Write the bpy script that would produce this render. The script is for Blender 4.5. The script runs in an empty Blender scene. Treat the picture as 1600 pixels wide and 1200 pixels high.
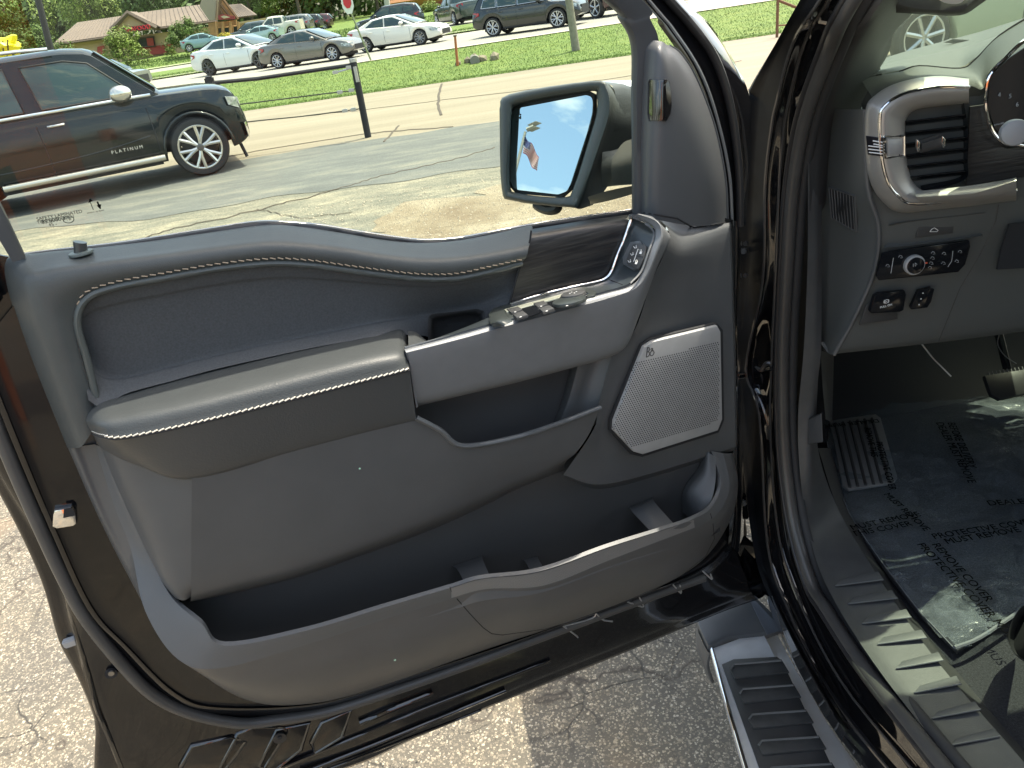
import bpy, bmesh, math, random
from mathutils import Vector as V, Matrix
from mathutils.bvhtree import BVHTree
random.seed(7)
S = bpy.context.scene
COL = S.collection
# ------------------------------------------------------------------ camera
FPX, PITCH, ROLL, CH = 1200.0, math.atan(.5), math.radians(9), 1.72
cp, sp, cr, sr = math.cos(PITCH), math.sin(PITCH), math.cos(ROLL), math.sin(ROLL)
cam_d = bpy.data.cameras.new('camera'); cam = bpy.data.objects.new('camera', cam_d); COL.objects.link(cam)
cam_d.sensor_width = 36; cam_d.lens = 36 * FPX / 1600; cam_d.clip_end = 3000; cam_d.clip_start = .02
fw = V((0, cp, -sp)); u0 = V((0, sp, cp)); r0 = V((1, 0, 0))
ix = r0 * cr - u0 * sr
iy = r0 * sr + u0 * cr
m = Matrix((ix, iy, -fw)).transposed().to_4x4(); m.translation = V((0, 0, CH))
cam.matrix_world = m
S.camera = cam
S.render.resolution_x = 1024; S.render.resolution_y = 768
# ------------------------------------------------------------------ light
SUN = V((.39, .235, 1)).normalized()
w = bpy.data.worlds.new('World'); S.world = w; w.use_nodes = True
nt = w.node_tree; nt.nodes.clear()
out = nt.nodes.new('ShaderNodeOutputWorld'); bg = nt.nodes.new('ShaderNodeBackground'); sky = nt.nodes.new('ShaderNodeTexSky')
sky.sky_type = 'NISHITA'; sky.sun_disc = False
sky.sun_elevation = math.asin(SUN.z); sky.sun_rotation = math.atan2(SUN.x, SUN.y)
sky.air_density = 1.0; sky.dust_density = 4.0; sky.ozone_density = 1.0
tc = nt.nodes.new('ShaderNodeTexCoord'); mp = nt.nodes.new('ShaderNodeMapping'); mp.inputs['Scale'].default_value = (1, 1, 2.2)
no = nt.nodes.new('ShaderNodeTexNoise'); no.inputs['Scale'].default_value = 4.2; no.inputs['Detail'].default_value = 7; no.inputs['Roughness'].default_value = .55
rp = nt.nodes.new('ShaderNodeValToRGB'); rp.color_ramp.elements[0].position = .52; rp.color_ramp.elements[1].position = .68
mx = nt.nodes.new('ShaderNodeMixRGB'); mx.inputs['Color2'].default_value = (5.4, 5.3, 5.0, 1)
L = nt.links.new
L(tc.outputs['Generated'], mp.inputs['Vector']); L(mp.outputs[0], no.inputs['Vector']); L(no.outputs['Fac'], rp.inputs['Fac'])
L(rp.outputs['Color'], mx.inputs['Fac']); L(sky.outputs[0], mx.inputs['Color1']); tn = nt.nodes.new('ShaderNodeMixRGB'); tn.blend_type = 'MULTIPLY'; tn.inputs[0].default_value = 1; tn.inputs[2].default_value = (1.03, 1.02, .93, 1); L(mx.outputs[0], tn.inputs[1]); L(tn.outputs[0], bg.inputs['Color']); L(bg.outputs[0], out.inputs['Surface'])
bg.inputs['Strength'].default_value = .15
sd = bpy.data.lights.new('sun', 'SUN'); sd.energy = 2.35; sd.angle = math.radians(.5); sd.color = (1, .93, .78)
so = bpy.data.objects.new('sun', sd); COL.objects.link(so); so.rotation_euler = SUN.to_track_quat('Z', 'Y').to_euler(); so.location = (0, 0, 30)
S.view_settings.view_transform = 'Standard'; S.view_settings.look = 'None'; S.view_settings.gamma = 1; S.view_settings.use_curve_mapping = False
S.view_settings.exposure = 1.74
# ------------------------------------------------------------------ pixel rays -> places
CAMP = V((0, 0, CH))
def ray(px, py):
    dx = px - 800; dy = 600 - py
    r = dx * cr + dy * sr; u = -dx * sr + dy * cr
    return V((r, FPX * cp + u * sp, u * cp - FPX * sp)) / FPX
def onplane(px, py, p0, n):
    r = ray(px, py); return CAMP + r * ((p0 - CAMP).dot(n) / r.dot(n))
def G(px, py, z=0): return onplane(px, py, V((0, 0, z)), V((0, 0, 1)))
DB = G(1180, 935, .62); DD = (G(560, 1190, .62) - DB).normalized(); DN = V((-DD.y, DD.x, 0))
if DN.y > 0: DN = -DN
def d(px, py, o=0.0): return onplane(px, py, DB + DN * o, DN)
def P(s, z, o=0.0): return V((DB.x, DB.y, 0)) + DD * s + V((0, 0, z)) + DN * o
def T(px, py, X): return onplane(px, py, V((X, 0, 0)), V((1, 0, 0)))
def F(px, py, Y): return onplane(px, py, V((0, Y, 0)), V((0, 1, 0)))
def dl(pts, o=None):
    r = []
    for i, p in enumerate(pts):
        if isinstance(p, V): r.append(p)
        else: r.append(d(p[0], p[1], p[2] if len(p) > 2 else (o[i] if isinstance(o, (list, tuple)) else o)))
    return r
def Tl(pts, X): return [p if isinstance(p, V) else T(p[0], p[1], p[2] if len(p) > 2 else X) for p in pts]
def Fl(pts, Y): return [p if isinstance(p, V) else F(p[0], p[1], p[2] if len(p) > 2 else Y) for p in pts]
# ------------------------------------------------------------------ materials
MC = {}
def M(name, col, rough=.5, metal=0, noise=None, bump=None, coat=0, spec=.5, emit=None, wave=None):
    if name in MC: return MC[name]
    mt = bpy.data.materials.new(name); mt.use_nodes = True; MC[name] = mt
    n = mt.node_tree.nodes; l = mt.node_tree.links.new; b = n['Principled BSDF']
    c = (col[0], col[1], col[2], 1)
    b.inputs['Base Color'].default_value = c; b.inputs['Roughness'].default_value = rough; b.inputs['Metallic'].default_value = metal
    b.inputs['Coat Weight'].default_value = coat; b.inputs['Coat Roughness'].default_value = .03; b.inputs['Specular IOR Level'].default_value = spec
    t = n.new('ShaderNodeTexCoord')
    if noise:
        a = n.new('ShaderNodeTexNoise'); a.inputs['Scale'].default_value = noise[0]; a.inputs['Detail'].default_value = 6
        l(t.outputs['Object'], a.inputs['Vector']); mr = n.new('ShaderNodeMapRange')
        mr.inputs['From Min'].default_value = .3; mr.inputs['From Max'].default_value = .7
        mr.inputs['To Min'].default_value = 1 - noise[1]; mr.inputs['To Max'].default_value = 1 + noise[1]
        l(a.outputs['Fac'], mr.inputs['Value']); h = n.new('ShaderNodeVectorMath'); h.operation = 'SCALE'; h.inputs[0].default_value = col[:3]
        l(mr.outputs[0], h.inputs['Scale']); l(h.outputs[0], b.inputs['Base Color'])
    if bump:
        a = n.new('ShaderNodeTexNoise' if len(bump) < 3 else 'ShaderNodeTexVoronoi'); a.inputs['Scale'].default_value = bump[0]
        l(t.outputs['Object'], a.inputs['Vector']); bp = n.new('ShaderNodeBump'); bp.inputs['Strength'].default_value = .6; bp.inputs['Distance'].default_value = bump[1]
        l(a.outputs[0], bp.inputs['Height']); l(bp.outputs[0], b.inputs['Normal'])
    return mt
def glassmat(name, tint, refl=.9, rough=0.0):
    mt = bpy.data.materials.new(name); mt.use_nodes = True; n = mt.node_tree.nodes; l = mt.node_tree.links.new; n.clear()
    o = n.new('ShaderNodeOutputMaterial'); tr = n.new('ShaderNodeBsdfTransparent'); tr.inputs[0].default_value = (*tint, 1)
    g = n.new('ShaderNodeBsdfGlossy'); g.inputs['Roughness'].default_value = rough; fr = n.new('ShaderNodeFresnel'); fr.inputs[0].default_value = 1.5
    mu = n.new('ShaderNodeMath'); mu.operation = 'MULTIPLY'; mu.inputs[1].default_value = refl; mixn = n.new('ShaderNodeMixShader')
    l(fr.outputs[0], mu.inputs[0]); l(mu.outputs[0], mixn.inputs[0]); l(tr.outputs[0], mixn.inputs[1]); l(g.outputs[0], mixn.inputs[2]); l(mixn.outputs[0], o.inputs[0])
    MC[name] = mt; return mt
paint = M('black_paint', (.006, .006, .007), .07, 0, coat=1.0, noise=(3, .3))
paintin = M('black_paint_inner', (.006, .006, .007), .14, 0, coat=.35, noise=(9, .3), bump=(40, .0003), spec=.35)
plastic = M('grey_plastic', (.072, .076, .080), .48, 0, noise=(20, .06), bump=(900, .00025))
plasticd = M('dark_plastic', (.044, .045, .046), .5, 0, noise=(20, .06), bump=(900, .00025))
plasticl = M('lower_plastic', (.074, .077, .080), .42, 0, noise=(20, .05), bump=(900, .0002))
soft = M('soft_vinyl', (.056, .063, .063), .46, 0, noise=(30, .08), bump=(700, .0005))
fabric = M('woven_fabric', (.062, .066, .070), .85, 0, noise=(420, .16), bump=(520, .0007))
leather = M('leather', (.044, .049, .050), .50, 0, noise=(40, .05), bump=(520, .0003, 1))
satin = M('satin_grey', (.155, .163, .172), .45, .15, noise=(60, .04))
satinl = M('satin_silver', (.38, .385, .39), .42, .25, noise=(60, .05), bump=(1200, .0001))
chrome = M('chrome', (.82, .82, .82), .07, 1.0)
rubber = M('rubber', (.022, .022, .024), .42, 0, noise=(30, .1))
rubberg = M('seal_rubber', (.065, .064, .062), .34, 0, noise=(30, .1))
blackg = M('gloss_black', (.008, .009, .011), .12, 0)
blackm = M('matt_black', (.012, .013, .016), .7, 0)
carpet = M('carpet', (.022, .023, .027), .95, 0, noise=(300, .5), bump=(600, .002))
white = M('white_mark', (.75, .75, .73), .5)
tan = M('tan_thread', (.46, .36, .26), .7)
cream = M('cream_thread', (.62, .58, .50), .7)
redm = M('red_mark', (.5, .02, .015), .5)
wiperb = M('print_black', (.006, .006, .006), .95, spec=0.0)
# dark open-pore wood
wood = M('dark_wood', (.03, .03, .03), .38)
n = wood.node_tree.nodes; l = wood.node_tree.links.new; t = n.new('ShaderNodeTexCoord'); mp = n.new('ShaderNodeMapping')
mp.inputs['Rotation'].default_value = (0, .25, .28); mp.inputs['Scale'].default_value = (14, 14, 260); a = n.new('ShaderNodeTexNoise'); a.inputs['Scale'].default_value = 1; a.inputs['Detail'].default_value = 5; a.inputs['Distortion'].default_value = .6
r = n.new('ShaderNodeValToRGB'); r.color_ramp.elements[0].color = (.012, .012, .013, 1); r.color_ramp.elements[1].color = (.038, .036, .034, 1); r.color_ramp.elements[0].position = .35; r.color_ramp.elements[1].position = .7
l(t.outputs['Object'], mp.inputs[0]); l(mp.outputs[0], a.inputs['Vector']); l(a.outputs['Fac'], r.inputs[0]); l(r.outputs[0], n['Principled BSDF'].inputs['Base Color'])
bp = n.new('ShaderNodeBump'); bp.inputs['Distance'].default_value = .0006; l(a.outputs['Fac'], bp.inputs['Height']); l(bp.outputs[0], n['Principled BSDF'].inputs['Normal'])
# ------------------------------------------------------------------ object helpers
WL = {}
def kind(o, k): o['kind'] = k; return o
def thing(name, label, cat, loc=(0, 0, 0), rz=0, group=None):
    o = bpy.data.objects.new(name, None); COL.objects.link(o); o.location = loc; o.rotation_euler = (0, 0, rz); o.empty_display_size = .2
    o['label'] = label; o['category'] = cat
    if group: o['group'] = group
    WL[o.name] = V(loc); return o
def tag(o, label, cat, group=None):
    o['label'] = label; o['category'] = cat
    if group: o['group'] = group
    return o
def link(name, me, mat, parent=None, smooth=True, world=True, autos=None):
    o = bpy.data.objects.new(name, me); COL.objects.link(o)
    if mat is not None:
        me.materials.clear(); me.materials.append(mat)
    if smooth:
        for p in me.polygons: p.use_smooth = True
        if autos:
            me.set_sharp_from_angle(angle=math.radians(autos))
    if parent is not None:
        o.parent = parent
        if world:
            pl_ = WL.get(parent.name, V((0, 0, 0))); o.location = -pl_ if parent.type == 'EMPTY' else (0, 0, 0)
    WL[o.name] = V((0, 0, 0)); return o
def cat1(p0, p1, p2, p3, t):
    return .5 * ((2 * p1) + (p2 - p0) * t + (2 * p0 - 5 * p1 + 4 * p2 - p3) * t * t + (3 * p1 - p0 - 3 * p2 + p3) * t ** 3)
def spline(pts, k):
    r = []; nn = len(pts)
    for i in range(nn - 1):
        p0 = pts[i - 1] if i else pts[0] * 2 - pts[1]; p3 = pts[i + 2] if i + 2 < nn else pts[-1] * 2 - pts[-2]
        for j in range(k): r.append(cat1(p0, pts[i], pts[i + 1], p3, j / k))
    r.append(pts[-1].copy()); return r
def loft(name, rows, mat, parent=None, ku=5, kv=5, smooth=True, thick=0, lin=False, linu=False, autos=50):
    rs = []
    for r in rows:
        if linu:
            q = []
            for i in range(len(r) - 1):
                for j in range(ku): q.append(r[i].lerp(r[i + 1], j / ku))
            q.append(r[-1].copy()); rs.append(q)
        else: rs.append(spline(r, ku))
    cols = list(zip(*rs)); gc = []
    for c in cols:
        c = list(c)
        if lin or len(c) < 3:
            q = []
            kk = 1 if lin else kv
            for i in range(len(c) - 1):
                for j in range(kk): q.append(c[i].lerp(c[i + 1], j / kk))
            q.append(c[-1]); gc.append(q)
        else: gc.append(spline(c, kv))
    nu = len(gc); nv = len(gc[0]); vs = [tuple(v) for c in gc for v in c]; fs = []
    for i in range(nu - 1):
        for j in range(nv - 1):
            fs.append((i * nv + j, i * nv + j + 1, (i + 1) * nv + j + 1, (i + 1) * nv + j))
    # face normals towards the camera
    me = bpy.data.meshes.new(name); me.from_pydata(vs, [], fs); me.update()
    s = 0
    for p in me.polygons: s += p.area * (1 if p.normal.dot(CAMP - p.center) > 0 else -1)
    if s < 0: me.flip_normals()
    o = link(name, me, mat, parent, smooth, autos=autos)
    if thick:
        md = o.modifiers.new('thickness', 'SOLIDIFY'); md.thickness = thick; md.offset = -1
    return o
def plate(name, outline, mat, parent=None, depth=.004, bevel=.001, normal=None, world=True, segs=2, rnd=0):
    pts = list(outline)
    if normal is None:
        nn = V((0, 0, 0))
        for i in range(len(pts)):
            a, b = pts[i], pts[(i + 1) % len(pts)]; nn += a.cross(b)
        nn.normalize()
        if nn.dot(CAMP - pts[0]) < 0: nn = -nn
    else: nn = normal
    if rnd:
        q = []
        k = len(pts)
        for i in range(k):
            a, b, c = pts[i - 1], pts[i], pts[(i + 1) % k]; ra = min(rnd, (a - b).length * .45); rc = min(rnd, (c - b).length * .45)
            s0 = b + (a - b).normalized() * ra; s1 = b + (c - b).normalized() * rc
            for j in range(6):
                t_ = j / 5; q.append(s0 * (1 - t_) ** 2 + b * 2 * t_ * (1 - t_) + s1 * t_ ** 2)
        pts = q
    bm = bmesh.new(); top = [bm.verts.new(p + nn * depth) for p in pts]; bot = [bm.verts.new(p) for p in pts]
    ft = bm.faces.new(top)
    bm.faces.new(list(reversed(bot)))
    k = len(pts); edges = []
    for i in range(k): bm.faces.new((top[i], bot[i], bot[(i + 1) % k], top[(i + 1) % k]))
    bmesh.ops.recalc_face_normals(bm, faces=bm.faces[:])
    if bevel:
        es = [e for e in bm.edges if e.verts[0] in top and e.verts[1] in top]
        bmesh.ops.bevel(bm, geom=es, offset=bevel, segments=segs, affect='EDGES', profile=.5)
    me = bpy.data.meshes.new(name); bm.to_mesh(me); bm.free()
    return link(name, me, mat, parent, True, world, autos=35)
def tubemesh(bm, pts, r, k=8, cap=True, flat=1.0, taper=None):
    rings = []; up = V((0, 0, 1)); nn = len(pts)
    prev = None
    for i, p in enumerate(pts):
        tg = (pts[min(i + 1, nn - 1)] - pts[max(i - 1, 0)])
        if tg.length < 1e-9: tg = V((0, 0, 1))
        tg.normalize()
        if prev is None:
            a = tg.cross(up);
            if a.length < .05: a = tg.cross(V((1, 0, 0)))
        else: a = prev - tg * prev.dot(tg)
        a.normalize(); b = tg.cross(a); prev = a
        rr = r if taper is None else r * (1 + (taper - 1) * i / max(1, nn - 1))
        rings.append([bm.verts.new(p + a * math.cos(2 * math.pi * j / k) * rr + b * math.sin(2 * math.pi * j / k) * rr * flat) for j in range(k)])
    for i in range(nn - 1):
        for j in range(k): bm.faces.new((rings[i][j], rings[i][(j + 1) % k], rings[i + 1][(j + 1) % k], rings[i + 1][j]))
    if cap:
        bm.faces.new(list(reversed(rings[0]))); bm.faces.new(rings[-1])
def fin(name, bm, mat, parent=None, smooth=True, world=True, autos=45):
    bmesh.ops.recalc_face_normals(bm, faces=bm.faces[:]); me = bpy.data.meshes.new(name); bm.to_mesh(me); bm.free()
    return link(name, me, mat, parent, smooth, world, autos=autos)
def tube(name, pts, r, mat, parent=None, sm=4, k=8, world=True, flat=1.0, taper=None):
    if sm: pts = spline(pts, sm)
    bm = bmesh.new(); tubemesh(bm, pts, r, k, flat=flat, taper=taper); return fin(name, bm, mat, parent, world=world)
def boxm(bm, c, s, ax=None):
    c = V(c); ax = ax or (V((1, 0, 0)), V((0, 1, 0)), V((0, 0, 1)))
    vs = [bm.verts.new(c + ax[0] * s[0] * .5 * i + ax[1] * s[1] * .5 * j + ax[2] * s[2] * .5 * k_) for i in (-1, 1) for j in (-1, 1) for k_ in (-1, 1)]
    for f in ((0, 1, 3, 2), (4, 6, 7, 5), (0, 4, 5, 1), (2, 3, 7, 6), (0, 2, 6, 4), (1, 5, 7, 3)): bm.faces.new([vs[i] for i in f])
def box(name, c, s, mat, parent=None, ax=None, bevel=0, world=True):
    bm = bmesh.new(); boxm(bm, c, s, ax)
    if bevel: bmesh.ops.bevel(bm, geom=bm.edges[:], offset=bevel, segments=2, affect='EDGES')
    return fin(name, bm, mat, parent, world=world, autos=40)
def disc(name, c, nrm, r, h, mat, parent=None, k=32, world=True, bevel=0):
    nrm = V(nrm).normalized(); a = nrm.orthogonal().normalized(); b = nrm.cross(a)
    return plate(name, [V(c) + a * r * math.cos(2 * math.pi * i / k) + b * r * math.sin(2 * math.pi * i / k) for i in range(k)], mat, parent, h, bevel, nrm, world)
def ringm(bm, c, X, Y, r, w_, k=24):
    tubemesh(bm, [c + X * r * math.cos(2 * math.pi * i / k) + Y * r * math.sin(2 * math.pi * i / k) for i in range(k + 1)], w_, 5)
def text(name, s, size, o, X, Y, mat, parent=None, ext=.0003, align='LEFT', world=True):
    cu = bpy.data.curves.new('tmp', 'FONT'); cu.body = s; cu.size = size; cu.extrude = ext; cu.align_x = align; cu.resolution_u = 3
    to = bpy.data.objects.new('tmp', cu); COL.objects.link(to); dg = bpy.context.evaluated_depsgraph_get()
    me = bpy.data.meshes.new_from_object(to.evaluated_get(dg)); bpy.data.objects.remove(to); X = V(X).normalized(); Y = V(Y).normalized(); Z = X.cross(Y)
    for v in me.vertices: c = v.co.copy(); v.co = V(o) + X * c.x + Y * c.y + Z * c.z
    me.name = name; return link(name, me, mat, parent, False, world)
def bvh(*objs):
    vs = []; fs = []
    for o in objs:
        b = len(vs); vs += [v.co.copy() for v in o.data.vertices]; fs += [[b + i for i in p.vertices] for p in o.data.polygons]
    return BVHTree.FromPolygons(vs, fs)
def on(tree, px, py, lift=.001):
    r = ray(px, py).normalized(); h = tree.ray_cast(CAMP, r)
    if h[0] is None: return None
    return h[0] - r * lift
def seam(name, tree, pts, r, mat, parent, lift=.0, k=6, n=6):
    q = []
    for i in range(len(pts) - 1):
        for j in range(n): q.append((pts[i][0] + (pts[i + 1][0] - pts[i][0]) * j / n, pts[i][1] + (pts[i + 1][1] - pts[i][1]) * j / n))
    q.append(pts[-1]); h = [on(tree, x, y, lift) for x, y in q]; h = [x for x in h if x is not None]
    if len(h) < 2: return None
    return tube(name, h, r, mat, parent, sm=0, k=k)
def sp2(pts, k=6): return [(v.x, v.y) for v in spline([V((a, b, 0)) for a, b in pts], k)]
def stitches(name, tree, pts, pitch, ln, r, mat, parent, slant=0.0):
    c = [on(tree, x, y, .001) for x, y in sp2(pts, 12)]; c = [x for x in c if x is not None]
    ac = 0; bm = bmesh.new(); nxt = 0
    for i in range(len(c) - 1):
        s = (c[i + 1] - c[i]); L_ = s.length
        while nxt <= ac + L_ and L_ > 0:
            p = c[i] + s * ((nxt - ac) / L_); t_ = s.normalized()
            tubemesh(bm, [p - t_ * ln / 2 + V((0, 0, -slant)), p + V((0, 0, 0)), p + t_ * ln / 2 + V((0, 0, slant))], r, 5); nxt += pitch
        ac += L_
    return fin(name, bm, mat, parent)
def lerp(a, b, t_): return [x.lerp(y, t_) for x, y in zip(a, b)]
def sh(pts, dx, dy): return [(p[0] + dx, p[1] + dy) for p in pts]

MP0 = d(862, 228, -.20); OUTD = V((math.sin(math.radians(-80)) * .95, -math.cos(math.radians(-80)) * .95, .33)).normalized(); MN = (OUTD - ray(862, 228).normalized()).normalized()
def lipmat(): return M('lip_plastic', (.085, .092, .098), .4)
# ================================================================== THE SETTING
SL = .15
ZP = [(-400, 0), (21, 0), (23.5, -.16), (26, -.10), (28.5, .12), (30.5, .3), (72, .34), (82, .95), (100, 1.4), (160, 2.6), (420, 4)]
def zt(v):
    for (a, za), (b, zb) in zip(ZP, ZP[1:]):
        if v <= b: return za + (zb - za) * max(0, (v - a)) / (b - a)
    return ZP[-1][1]
def TZ(x, y): return zt(y + SL * x)
def GT(px, py, lift=0):
    r = ray(px, py); lo_, hi = .5, 900.0; n_ = 900; pt = lo_
    for i in range(n_):
        t_ = lo_ * (hi / lo_) ** (i / n_); p = CAMP + r * t_
        if p.z < TZ(p.x, p.y): break
        pt = t_
    p = CAMP + r * pt; return V((p.x, p.y, TZ(p.x, p.y) + lift))
def nodemat(name): 
    mt = bpy.data.materials.new(name); mt.use_nodes = True; MC[name] = mt; return mt, mt.node_tree.nodes, mt.node_tree.links.new, mt.node_tree.nodes['Principled BSDF']
def N(n, t, **k):
    o = n.new(t)
    for a, b in k.items():
        try: o.inputs[a].default_value = b
        except Exception: setattr(o, a, b)
    return o
def ramp(n, els):
    r = n.new('ShaderNodeValToRGB'); e = r.color_ramp.elements
    while len(e) < len(els): e.new(.5)
    for i, (p, c) in enumerate(els): e[i].position = p; e[i].color = (*c, 1)
    return r
def mathn(n, op, a=None, b=None):
    o = n.new('ShaderNodeMath'); o.operation = op
    if b is not None: o.inputs[1].default_value = b
    return o
# cracked worn asphalt
asph, n, l, b = nodemat('worn_asphalt'); t = n.new('ShaderNodeTexCoord')
warp = N(n, 'ShaderNodeTexNoise', Scale=5.0, Detail=3.0); l(t.outputs['Object'], warp.inputs['Vector'])
wa = n.new('ShaderNodeVectorMath'); wa.operation = 'MULTIPLY_ADD'; wa.inputs[1].default_value = (.14, .14, 0); l(warp.outputs['Color'], wa.inputs[0]); l(t.outputs['Object'], wa.inputs[2])
ck = N(n, 'ShaderNodeTexVoronoi', Scale=5.5); ck.feature = 'DISTANCE_TO_EDGE'; l(wa.outputs[0], ck.inputs['Vector'])
ckr = ramp(n, [(0.0, (.22, .22, .22)), (.022, (1, 1, 1))]); l(ck.outputs['Distance'], ckr.inputs[0])
wa2 = n.new('ShaderNodeVectorMath'); wa2.operation = 'MULTIPLY_ADD'; wa2.inputs[1].default_value = (.7, .7, 0); l(warp.outputs['Color'], wa2.inputs[0]); l(t.outputs['Object'], wa2.inputs[2])
ck2 = N(n, 'ShaderNodeTexVoronoi', Scale=.9); ck2.feature = 'DISTANCE_TO_EDGE'; l(wa2.outputs[0], ck2.inputs['Vector'])
ckr2 = ramp(n, [(0.0, (.05, .05, .05)), (.012, (1, 1, 1))]); l(ck2.outputs['Distance'], ckr2.inputs[0])
wp1 = N(n, 'ShaderNodeTexNoise', Scale=160.0, Detail=2.0); l(t.outputs['Object'], wp1.inputs['Vector']); wq1 = n.new('ShaderNodeVectorMath'); wq1.operation = 'MULTIPLY_ADD'; wq1.inputs[1].default_value = (.009, .009, 0); l(wp1.outputs['Color'], wq1.inputs[0]); l(t.outputs['Object'], wq1.inputs[2])
st = N(n, 'ShaderNodeTexVoronoi', Scale=165.0); l(wq1.outputs[0], st.inputs['Vector'])
sr_ = ramp(n, [(.0, (.16, .14, .11)), (.35, (.22, .19, .145)), (.6, (.30, .26, .195)), (.85, (.40, .345, .26)), (1.0, (.50, .45, .36))]); 
sep = n.new('ShaderNodeSeparateColor'); l(st.outputs['Color'], sep.inputs[0]); l(sep.outputs[0], sr_.inputs[0])
rs = mathn(n, 'MULTIPLY', b=.80); l(sep.outputs[1], rs.inputs[0]); sb0 = n.new('ShaderNodeMath'); sb0.operation = 'SUBTRACT'; l(rs.outputs[0], sb0.inputs[0]); l(st.outputs['Distance'], sb0.inputs[1]); chp = ramp(n, [(.46, (0, 0, 0)), (.56, (1, 1, 1))]); ofs = mathn(n, 'ADD', b=.5); l(sb0.outputs[0], ofs.inputs[0]); l(ofs.outputs[0], chp.inputs[0]); chm = n.new('ShaderNodeMixRGB'); chm.inputs[1].default_value = (.125, .112, .088, 1); l(chp.outputs[0], chm.inputs[0]); l(sr_.outputs[0], chm.inputs[2])
big = N(n, 'ShaderNodeTexNoise', Scale=1.1, Detail=6.0, Roughness=.65); l(t.outputs['Object'], big.inputs['Vector'])
br = ramp(n, [(.36, (.68, .69, .71)), (.52, (.95, .93, .88)), (.70, (1.25, 1.12, .92))]); l(big.outputs['Fac'], br.inputs[0])
m1 = n.new('ShaderNodeMixRGB'); m1.blend_type = 'MULTIPLY'; m1.inputs[0].default_value = 1; l(chm.outputs[0], m1.inputs[1]); l(br.outputs[0], m1.inputs[2])
# rust coloured dirt patch
rn = N(n, 'ShaderNodeTexNoise', Scale=2.3, Detail=7.0); l(t.outputs['Object'], rn.inputs['Vector'])
rr = ramp(n, [(.56, (0, 0, 0)), (.72, (1, 1, 1))]); l(rn.outputs['Fac'], rr.inputs[0])
mu = mathn(n, 'MULTIPLY', b=.5); l(rr.outputs[0], mu.inputs[0])
m2 = n.new('ShaderNodeMixRGB'); l(mu.outputs[0], m2.inputs[0]); l(m1.outputs[0], m2.inputs[1]); m2.inputs[2].default_value = (.30, .20, .115, 1)
cm = N(n, 'ShaderNodeTexNoise', Scale=1.7, Detail=4.0); l(t.outputs['Object'], cm.inputs['Vector']); cmr = ramp(n, [(.46, (1, 1, 1)), (.56, (0, 0, 0))]); l(cm.outputs['Fac'], cmr.inputs[0]); cmx = mathn(n, 'MAXIMUM'); l(ckr.outputs[0], cmx.inputs[0]); l(cmr.outputs[0], cmx.inputs[1])
dk = n.new('ShaderNodeMixRGB'); dk.inputs[1].default_value = (.035, .032, .028, 1); l(cmx.outputs[0], dk.inputs[0]); l(m2.outputs[0], dk.inputs[2])
dk2 = n.new('ShaderNodeMixRGB'); dk2.inputs[1].default_value = (.05, .04, .03, 1); l(ckr2.outputs[0], dk2.inputs[0]); l(dk.outputs[0], dk2.inputs[2])
l(dk2.outputs[0], b.inputs['Base Color']); b.inputs['Roughness'].default_value = .85
ad = mathn(n, 'ADD'); sc = mathn(n, 'MULTIPLY', b=-.35); l(st.outputs['Distance'], sc.inputs[0]); l(sc.outputs[0], ad.inputs[0]); l(cmx.outputs[0], ad.inputs[1])
bp = N(n, 'ShaderNodeBump', Distance=.006, Strength=.8); l(ad.outputs[0], bp.inputs['Height']); l(bp.outputs[0], b.inputs['Normal'])
def surf(name, base, var, scales, bumpd, rough=.9, streak=None):
    mt, n, l, b = nodemat(name); t = n.new('ShaderNodeTexCoord')
    a = N(n, 'ShaderNodeTexNoise', Scale=scales[0], Detail=8.0, Roughness=.7); c = N(n, 'ShaderNodeTexNoise', Scale=scales[1], Detail=3.0)
    if streak:
        mp_ = n.new('ShaderNodeMapping'); mp_.inputs['Scale'].default_value = streak; l(t.outputs['Object'], mp_.inputs[0]); l(mp_.outputs[0], a.inputs['Vector'])
    else: l(t.outputs['Object'], a.inputs['Vector'])
    l(t.outputs['Object'], c.inputs['Vector']); r = ramp(n, [(.3, base[0]), (.5, base[1]), (.7, base[2])]); l(a.outputs['Fac'], r.inputs[0])
    mr = N(n, 'ShaderNodeMapRange'); mr.inputs['From Min'].default_value = .3; mr.inputs['From Max'].default_value = .7; mr.inputs['To Min'].default_value = 1 - var; mr.inputs['To Max'].default_value = 1 + var
    l(c.outputs['Fac'], mr.inputs['Value']); h = n.new('ShaderNodeVectorMath'); h.operation = 'SCALE'; l(r.outputs[0], h.inputs[0]); l(mr.outputs[0], h.inputs['Scale']); l(h.outputs[0], b.inputs['Base Color'])
    bp = N(n, 'ShaderNodeBump', Distance=bumpd, Strength=.9); l(c.outputs['Fac'], bp.inputs['Height']); l(bp.outputs[0], b.inputs['Normal']); b.inputs['Roughness'].default_value = rough
    return mt
conc = surf('pale_concrete', [(.17, .145, .10), (.21, .18, .125), (.25, .215, .155)], .12, (.5, 30), .003, streak=(.25, 2.5, 1))
roadm = surf('road_concrete', [(.23, .215, .18), (.26, .245, .21), (.29, .275, .24)], .06, (.4, 20), .002, streak=(.2, 2.0, 1))
patch = surf('asphalt_patch', [(.07, .075, .07), (.10, .105, .095), (.17, .165, .13)], .3, (1.3, 60), .004, streak=(.7, 2.4, 1))
lotm = surf('worn_lot', [(.085, .088, .068), (.15, .142, .105), (.27, .24, .165)], .45, (1.9, 70), .006, streak=(.8, 2.2, 1))
grassm = surf('mown_grass', [(.075, .125, .018), (.105, .16, .024), (.15, .19, .036)], .35, (1.6, 26), .05, streak=(.8, 1.6, 1))
curbm = surf('kerb_concrete', [(.38, .34, .27), (.42, .38, .3), (.47, .43, .36)], .1, (3, 30), .002)
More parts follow.
